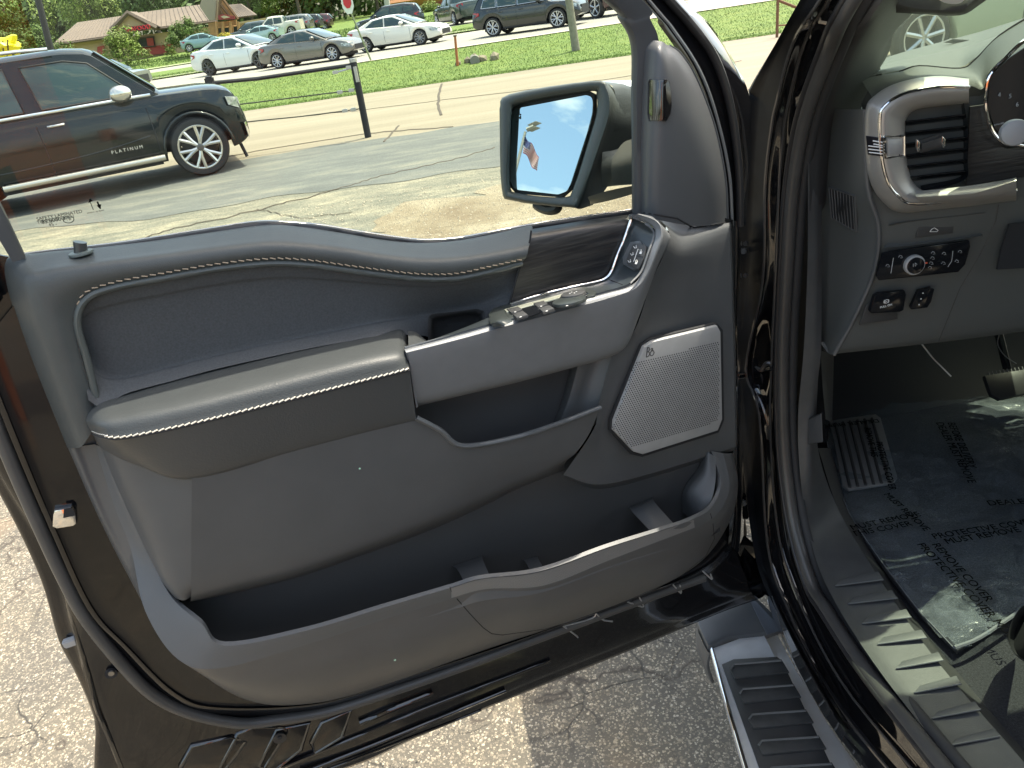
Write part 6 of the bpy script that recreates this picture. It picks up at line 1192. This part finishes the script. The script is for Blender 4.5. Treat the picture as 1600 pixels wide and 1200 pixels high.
# headlight panel
hp = plate('headlight_panel', Fl([(1378, 394), (1440, 385), (1512, 375), (1514, 384), (1506, 412), (1495, 424), (1440, 430), (1372, 437), (1368, 430)], 1.10), blackg, truck, .004, .001)
kc = F(1427, 413, 1.094); kd = V((-.05, -1, .05))
disc('headlight_knob_ring', kc, kd, .0155, .007, satinl, hp, 40, bevel=.002); disc('headlight_knob', kc + kd * .0062, kd, .0128, .003, blackg, hp, 36, bevel=.001)
bm = bmesh.new(); yy = 1.0945
tubemesh(bm, [F(1396, 403, yy), F(1392, 427, yy)], .0005, 5); tubemesh(bm, [F(1489, 392, yy), F(1487, 408, yy), F(1481, 417, yy)], .0004, 5)
for x, y in ((1458, 395), (1457, 403), (1455, 411), (1453, 418), (1475, 396), (1474, 411), (1500, 393), (1495, 408), (1387, 415), (1407, 401)):
    tubemesh(bm, [F(x - 3, y + 1, yy), F(x - 1, y - 2, yy), F(x + 2, y - 1, yy), F(x + 3, y + 2, yy), F(x, y + 2, yy)], .00035, 4)
tubemesh(bm, [F(1427, 412, 1.0835), F(1427, 417, 1.0835)], .0004, 4); tubemesh(bm, [F(1430, 411, 1.0835), F(1433, 413, 1.0835), F(1430, 416, 1.0835), F(1430, 411, 1.0835)], .0004, 4)
fin('panel_icons', bm, M('icon_grey', (.4, .41, .42), .5), hp)
box('knob_pointer', F(1446, 411, 1.088), (.005, .002, .0018), M('pointer_red', (.8, .12, .05), .4), hp)
# parking brake switch
plate('brake_recess', Fl([(1352, 478), (1360, 470), (1400, 482), (1402, 498), (1342, 507)], 1.128), plasticd, dash, .002, .0006)
pb = plate('parking_brake_switch', Fl([(1363, 460), (1370, 456), (1410, 452), (1412, 458), (1408, 482), (1402, 485), (1358, 487), (1356, 484)], 1.118), blackg, truck, .008, .0015)
bm = bmesh.new(); c_ = F(1385, 471, 1.1085); ringm(bm, c_, V((1, 0, .1)), V((0, 0, 1)), .0030, .0004, 16)
for sg in (-1, 1): tubemesh(bm, [c_ + V((.0042 * sg * math.cos(a), 0, .0042 * math.sin(a))) for a in (-.8, -.4, 0, .4, .8)], .0004, 4)
fin('brake_icon', bm, white, pb)
text('brake_icon', 'P', .0045, F(1383.2, 473.5, 1.1085), V((1, 0, .1)), V((0, 0, 1)), white, pb); text('pull_on', 'PULL ON', .0048, F(1375, 482, 1.1085), V((1, 0, .12)), V((-.1, 0, 1)), white, pb, .0003)
ps = plate('pedal_adjust_switch', Fl([(1432, 452), (1452, 447), (1457, 450), (1452, 470), (1446, 479), (1422, 482), (1420, 478)], 1.118), blackg, truck, .006, .0015)
for x, y in ((1442, 458), (1439, 467), (1436, 476)): disc('switch_mark', F(x, y, 1.111), V((0, -1, 0)), .0011, .0004, white, ps, 8)
seam('dash_seam', bda, [(1560, 320), (1556, 345), (1530, 400), (1500, 450), (1480, 500), (1467, 532)], .0010, plasticd, dash)
plate('column_recess', Fl([(1575, 350), (1650, 340), (1650, 415), (1556, 420), (1562, 390)], 1.10), blackm, dash, .004, 0)
# grab handle on the A-pillar header
gh = loft('grab_handle', [Fl([(1400, 20), (1440, 22), (1500, 24), (1530, 8), (1560, -15)], 1.15), Fl([(1400, 6), (1440, 14), (1500, 15), (1520, 2), (1550, -20)], 1.13), Fl([(1400, -25), (1440, -25), (1500, -25), (1520, -25), (1550, -28)], 1.15)], plasticd, truck, 4, 4)
loft('handle_insert', [Fl([(1455, -10), (1475, 4), (1500, 5), (1515, -10)], 1.125), Fl([(1460, -14), (1478, -2), (1498, -2), (1510, -14)], 1.125)], M('pale_trim', (.5, .5, .46), .4), gh, 4, 2)
# windshield
ws = glassmat('windshield_glass', (.74, .88, .72), .3)
wp = [V((.62, 1.66, 1.40)), V((.72, .92, 1.93)), V((1.4, .90, 1.97)), V((2.1, .92, 1.93)), V((2.2, 1.66, 1.40)), V((1.4, 1.88, 1.40))]
me = bpy.data.meshes.new('windshield'); me.from_pydata([tuple(p) for p in wp], [], [(0, 1, 2, 5), (5, 2, 3, 4)]); link('windshield', me, ws, truck, False)
# far side of the cab: passenger door and rear, closing the interior
box('far_door', (2.25, .3, 1.0), (.05, 2.6, .9), blackm, truck); box('cab_back', (1.45, -1.2, 1.3), (1.5, .05, 1.3), blackm, truck)
box('centre_console', (1.42, .9, .85), (.3, 1.0, .4), plasticd, truck, None, .03)
# steering wheel, driver's seat and the rest of the dash on the passenger side
swc = V((1.02, .86, 1.22)); swn = V((0, -.88, .47)).normalized(); sa = V((1, 0, 0)); sb2 = swn.cross(sa)
sw_ = tube('steering_wheel', [swc + sa * .185 * math.cos(a) + sb2 * .185 * math.sin(a) for a in [k * math.pi / 18 for k in range(37)]], .016, leather, truck, 0, 10)
disc('wheel_hub', swc - swn * .03, swn, .075, .05, plasticd, sw_, 24, bevel=.01)
for a in (0, math.pi, -math.pi / 2): tube('wheel_spoke', [swc + sa * .06 * math.cos(a) + sb2 * .06 * math.sin(a) - swn * .01, swc + sa * .18 * math.cos(a) + sb2 * .18 * math.sin(a)], .016, plasticd, sw_, 0, 8)
tube('steering_column', [swc - swn * .03, swc + V((0, .35, -.16))], .045, plasticd, sw_, 0, 12)
box('dash_far', (1.62, 1.34, 1.24), (1.16, .5, .46), M('dash_plastic', (.036, .042, .044), .5), truck, None, .04)
box('dash_core', (.98, 1.50, 1.28), (.70, .42, .34), M('dash_plastic', (.036, .042, .044), .5), truck, None, .04)
box('seat_cushion', (1.16, .18, .93), (.50, .50, .20), leather, truck, None, .06)
box('seat_back', (1.16, -.22, 1.30), (.50, .20, .75), leather, truck, ((V((1, 0, 0))), V((0, .97, .22)), V((0, -.22, .97))), .07)
# cab side and bed behind the door opening
loft('rear_side', [[V((.47, -.25, .58)), V((.47, -1.6, .58)), V((.47, -3.9, .62))], [V((.41, -.25, .95)), V((.41, -1.6, .95)), V((.42, -3.9, .95))], [V((.42, -.25, 1.25)), V((.42, -1.6, 1.25)), V((.43, -3.9, 1.25))], [V((.50, -.25, 1.42)), V((.50, -1.6, 1.42)), V((.50, -3.9, 1.42))]], paint, truck, 5, 4)
loft('rear_side', [[V((.50, -.25, 1.42)), V((.50, -1.2, 1.42))], [V((.66, -.25, 1.93)), V((.66, -1.2, 1.93))]], blackg, truck, 3, 3)
loft('rear_side', [[V((.50, -1.2, 1.42)), V((1.4, -1.22, 1.42)), V((2.3, -1.2, 1.42))], [V((.50, -3.9, 1.42)), V((1.4, -3.9, 1.42)), V((2.3, -3.9, 1.42))]], blackm, truck, 2, 2)
box('b_pillar', (.57, -.30, 1.25), (.14, .12, 1.35), paint, truck, None, .02)
# ================= footwell
loft('cab_floor', [[V((.585, 1.9, .63)), V((.60, 1.3, .63)), V((.62, .4, .63))], [V((1.3, 1.9, .64)), V((1.3, 1.3, .63)), V((1.3, .4, .63))], [V((2.2, 1.9, .64)), V((2.2, 1.3, .63)), V((2.2, .4, .63))]], carpet, truck, 6, 4)
loft('firewall', [[V((.55, 1.55, .62)), V((1.3, 1.6, .62)), V((2.2, 1.6, .62))], [V((.55, 1.85, .85)), V((1.3, 1.9, .85)), V((2.2, 1.9, .85))], [V((.55, 1.9, 1.4)), V((1.3, 1.9, 1.4)), V((2.2, 1.9, 1.4))]], blackm, truck, 4, 4)
loft('footwell_side', [[V((.555, 1.25, .63)), V((.555, 1.6, .63)), V((.56, 1.9, .63))], [V((.555, 1.25, 1.35)), V((.555, 1.6, 1.35)), V((.56, 1.9, 1.35))]], blackm, truck, 4, 3)
rest = plate('foot_rest', GZ([(1296, 660), (1368, 650), (1376, 656), (1402, 748), (1396, 757), (1326, 768), (1317, 762)], .66), M('rest_metal', (.24, .24, .24), .45, .3), truck, .006, .002)
for i in range(6):
    t_ = (i + .5) / 6; a_ = G(1300 + 68 * t_, 662 - 9 * t_, .668); b_ = G(1322 + 74 * t_, 762 - 10 * t_, .668); tube('rest_rib', [a_, b_], .0035, M('rib_dark', (.05, .05, .05), .5), rest, 0, 6)
ped = plate('brake_pedal', [V((1.17, 1.55, .735)) + V((a_, b_ * .8, b_ * .6)) for a_, b_ in ((-.06, -.02), (-.045, -.035), (.05, -.03), (.068, -.005), (.06, .03), (-.055, .03))], rubber, truck, .012, .004)
for i in range(11):
    x = 1.125 + i * .009; tube('pedal_rib', [V((x, 1.535, .735)), V((x + .004, 1.575, .765))], .0018, M('rib_grey', (.09, .09, .095), .5), ped, 0, 6)
tube('pedal_arm', [V((1.18, 1.58, .76)), V((1.17, 1.68, .95)), V((1.17, 1.75, 1.2))], .01, blackg, ped, 4, 8)
tube('footwell_wire_glint', [F(1440, 537, 1.4), F(1458, 560, 1.45), F(1470, 572, 1.5), F(1486, 588, 1.5)], .0016, M('glint_white', (.7, .7, .68), .3), truck, 4, 6)  # pale lines painted for the white reflections on the footwell wires
tube('footwell_wire_glint', [F(1562, 520, 1.4), F(1559, 538, 1.45), F(1570, 556, 1.5), F(1588, 568, 1.5)], .0010, M('glint_dull', (.2, .2, .2), .3), truck, 4, 6)
# driver's seat corner
loft('seat_base', [GZ([(1610, 940), (1590, 955), (1575, 990), (1585, 1020), (1620, 1040)], .78), GZ([(1620, 945), (1596, 965), (1584, 1000), (1592, 1025), (1625, 1050)], .72)] + [GZ([(1640, 950), (1640, 965), (1640, 1000), (1640, 1025), (1645, 1050)], .80)], blackm, truck, 4, 3)
# floor mat and protective film: loose things
mat_ = plate('floor_mat', GZ([(1292, 706), (1318, 790), (1352, 850), (1395, 910), (1435, 962), (1495, 1022), (1600, 950), (1760, 900), (1760, 640), (1560, 620), (1400, 628), (1296, 640)], .642), M('mat_carpet', (.034, .036, .042), .9, 0, noise=(240, .4), bump=(500, .002)), None, .008, .003)
tag(mat_, 'dark carpet floor mat lying in the driver footwell under clear film', 'floor mat')
bm = bmesh.new(); random.seed(3)
edge = [(1290, 690), (1318, 788), (1352, 848), (1395, 908), (1435, 960), (1490, 1020), (1530, 1004), (1600, 958), (1700, 900), (1700, 600), (1500, 632), (1400, 634), (1330, 640), (1288, 652)]
fe = GZ(edge, .655); e2 = [(p.x, p.y) for p in fe]
NX, NY = 60, 60; x0 = min(p[0] for p in e2); x1 = max(p[0] for p in e2); y0 = min(p[1] for p in e2); y1 = max(p[1] for p in e2)
from mathutils import noise as MNs
grid = {}
for i in range(NX + 1):
    for j in range(NY + 1):
        x = x0 + (x1 - x0) * i / NX; y = y0 + (y1 - y0) * j / NY
        z = .662 + .008 * abs(MNs.noise(V((x * 9, y * 4, 1)))) + .006 * (1 - min(1, abs(MNs.noise(V((x * 5 + y * 6, y * 2 - x, 5)))) * 9)) + .003 * MNs.noise(V((x * 30, y * 30, 2)))
        grid[i, j] = (x, y, z)
vm = {}
for i in range(NX):
    for j in range(NY):
        c = ((grid[i, j][0] + grid[i + 1, j + 1][0]) / 2, (grid[i, j][1] + grid[i + 1, j + 1][1]) / 2)
        if inpoly(c[0], c[1], e2):
            q = []
            for k in ((i, j), (i + 1, j), (i + 1, j + 1), (i, j + 1)):
                if k not in vm: vm[k] = bm.verts.new(grid[k])
                q.append(vm[k])
            bm.faces.new(q)
def filmmat():
    mt = bpy.data.materials.new('clear_film'); mt.use_nodes = True; n = mt.node_tree.nodes; l = mt.node_tree.links.new; n.clear()
    o = n.new('ShaderNodeOutputMaterial'); tr = n.new('ShaderNodeBsdfTransparent'); tr.inputs[0].default_value = (.86, .90, .93, 1)
    pb_ = n.new('ShaderNodeBsdfPrincipled'); pb_.inputs['Base Color'].default_value = (.30, .34, .37, 1); pb_.inputs['Roughness'].default_value = .2; t = n.new('ShaderNodeTexCoord'); a = n.new('ShaderNodeTexNoise'); a.inputs['Scale'].default_value = 26; a.inputs['Detail'].default_value = 5; a.inputs['Distortion'].default_value = 1.5; l(t.outputs['Object'], a.inputs['Vector'])
    bp = n.new('ShaderNodeBump'); bp.inputs['Distance'].default_value = .006; bp.inputs['Strength'].default_value = .6; l(a.outputs['Fac'], bp.inputs['Height']); l(bp.outputs[0], pb_.inputs['Normal'])
    mr = n.new('ShaderNodeMapRange'); mr.inputs['From Min'].default_value = .35; mr.inputs['From Max'].default_value = .7; mr.inputs['To Min'].default_value = .10; mr.inputs['To Max'].default_value = .30; l(a.outputs['Fac'], mr.inputs['Value'])
    mi = n.new('ShaderNodeMixShader'); l(mr.outputs[0], mi.inputs[0]); l(tr.outputs[0], mi.inputs[1]); l(pb_.outputs[0], mi.inputs[2]); l(mi.outputs[0], o.inputs[0]); return mt
film = fin('protective_film', bm, filmmat(), None)
tag(film, 'clear crinkled plastic floor film printed with removal notices, spread over the floor mat', 'plastic film')
tube('film_edge', [p + V((0, 0, .012)) for p in fe[5:9]], .0035, M('film_fold', (.16, .17, .18), .2), film, 4, 6)
tube('film_edge', [p + V((0, 0, .010)) for p in fe[:6]], .0010, M('film_fold', (.30, .31, .32), .15), film, 4, 6)
def ftext(s_, px, py, qx, qy, size, flip=False):
    a_ = G(px, py, .676); b_ = G(qx, qy, .676); X = (b_ - a_).normalized(); Y = V((0, 0, 1)).cross(X)
    text('film_print', s_, size, a_, X, Y, wiperb, film, .0003)
ftext('DEALER MUST', 1372, 655, 1300, 662, .021)
ftext('REMOVE THIS', 1350, 668, 1376, 770, .021); ftext('PROTECTIVE COVER', 1368, 690, 1408, 830, .021)
ftext('MUST REMOVE', 1332, 828, 1420, 810, .022); ftext('THIS COVER', 1334, 838, 1420, 822, .022)
ftext('MUST REMOVE', 1380, 772, 1425, 812, .02); ftext('DEALER MUST REMOVE', 1462, 660, 1532, 790, .024); ftext('BEFORE DELIVERY', 1480, 660, 1546, 800, .024)
ftext('PROTECTIVE COVER MUST', 1432, 850, 1540, 960, .022); ftext('REMOVE COVER', 1455, 850, 1560, 960, .022)
ftext('PROTECTIVE COVER', 1460, 842, 1600, 820, .022); ftext('MUST REMOVE', 1480, 850, 1600, 830, .022); ftext('DEALER MUST REMOVE', 1545, 790, 1640, 785, .024)
for x, y, r_ in ((1442, 671, .004), (1455, 700, .004), (1484, 738, .003), (1492, 742, .003), (1354, 753, .003), (1292, 714, .003)):
    pass
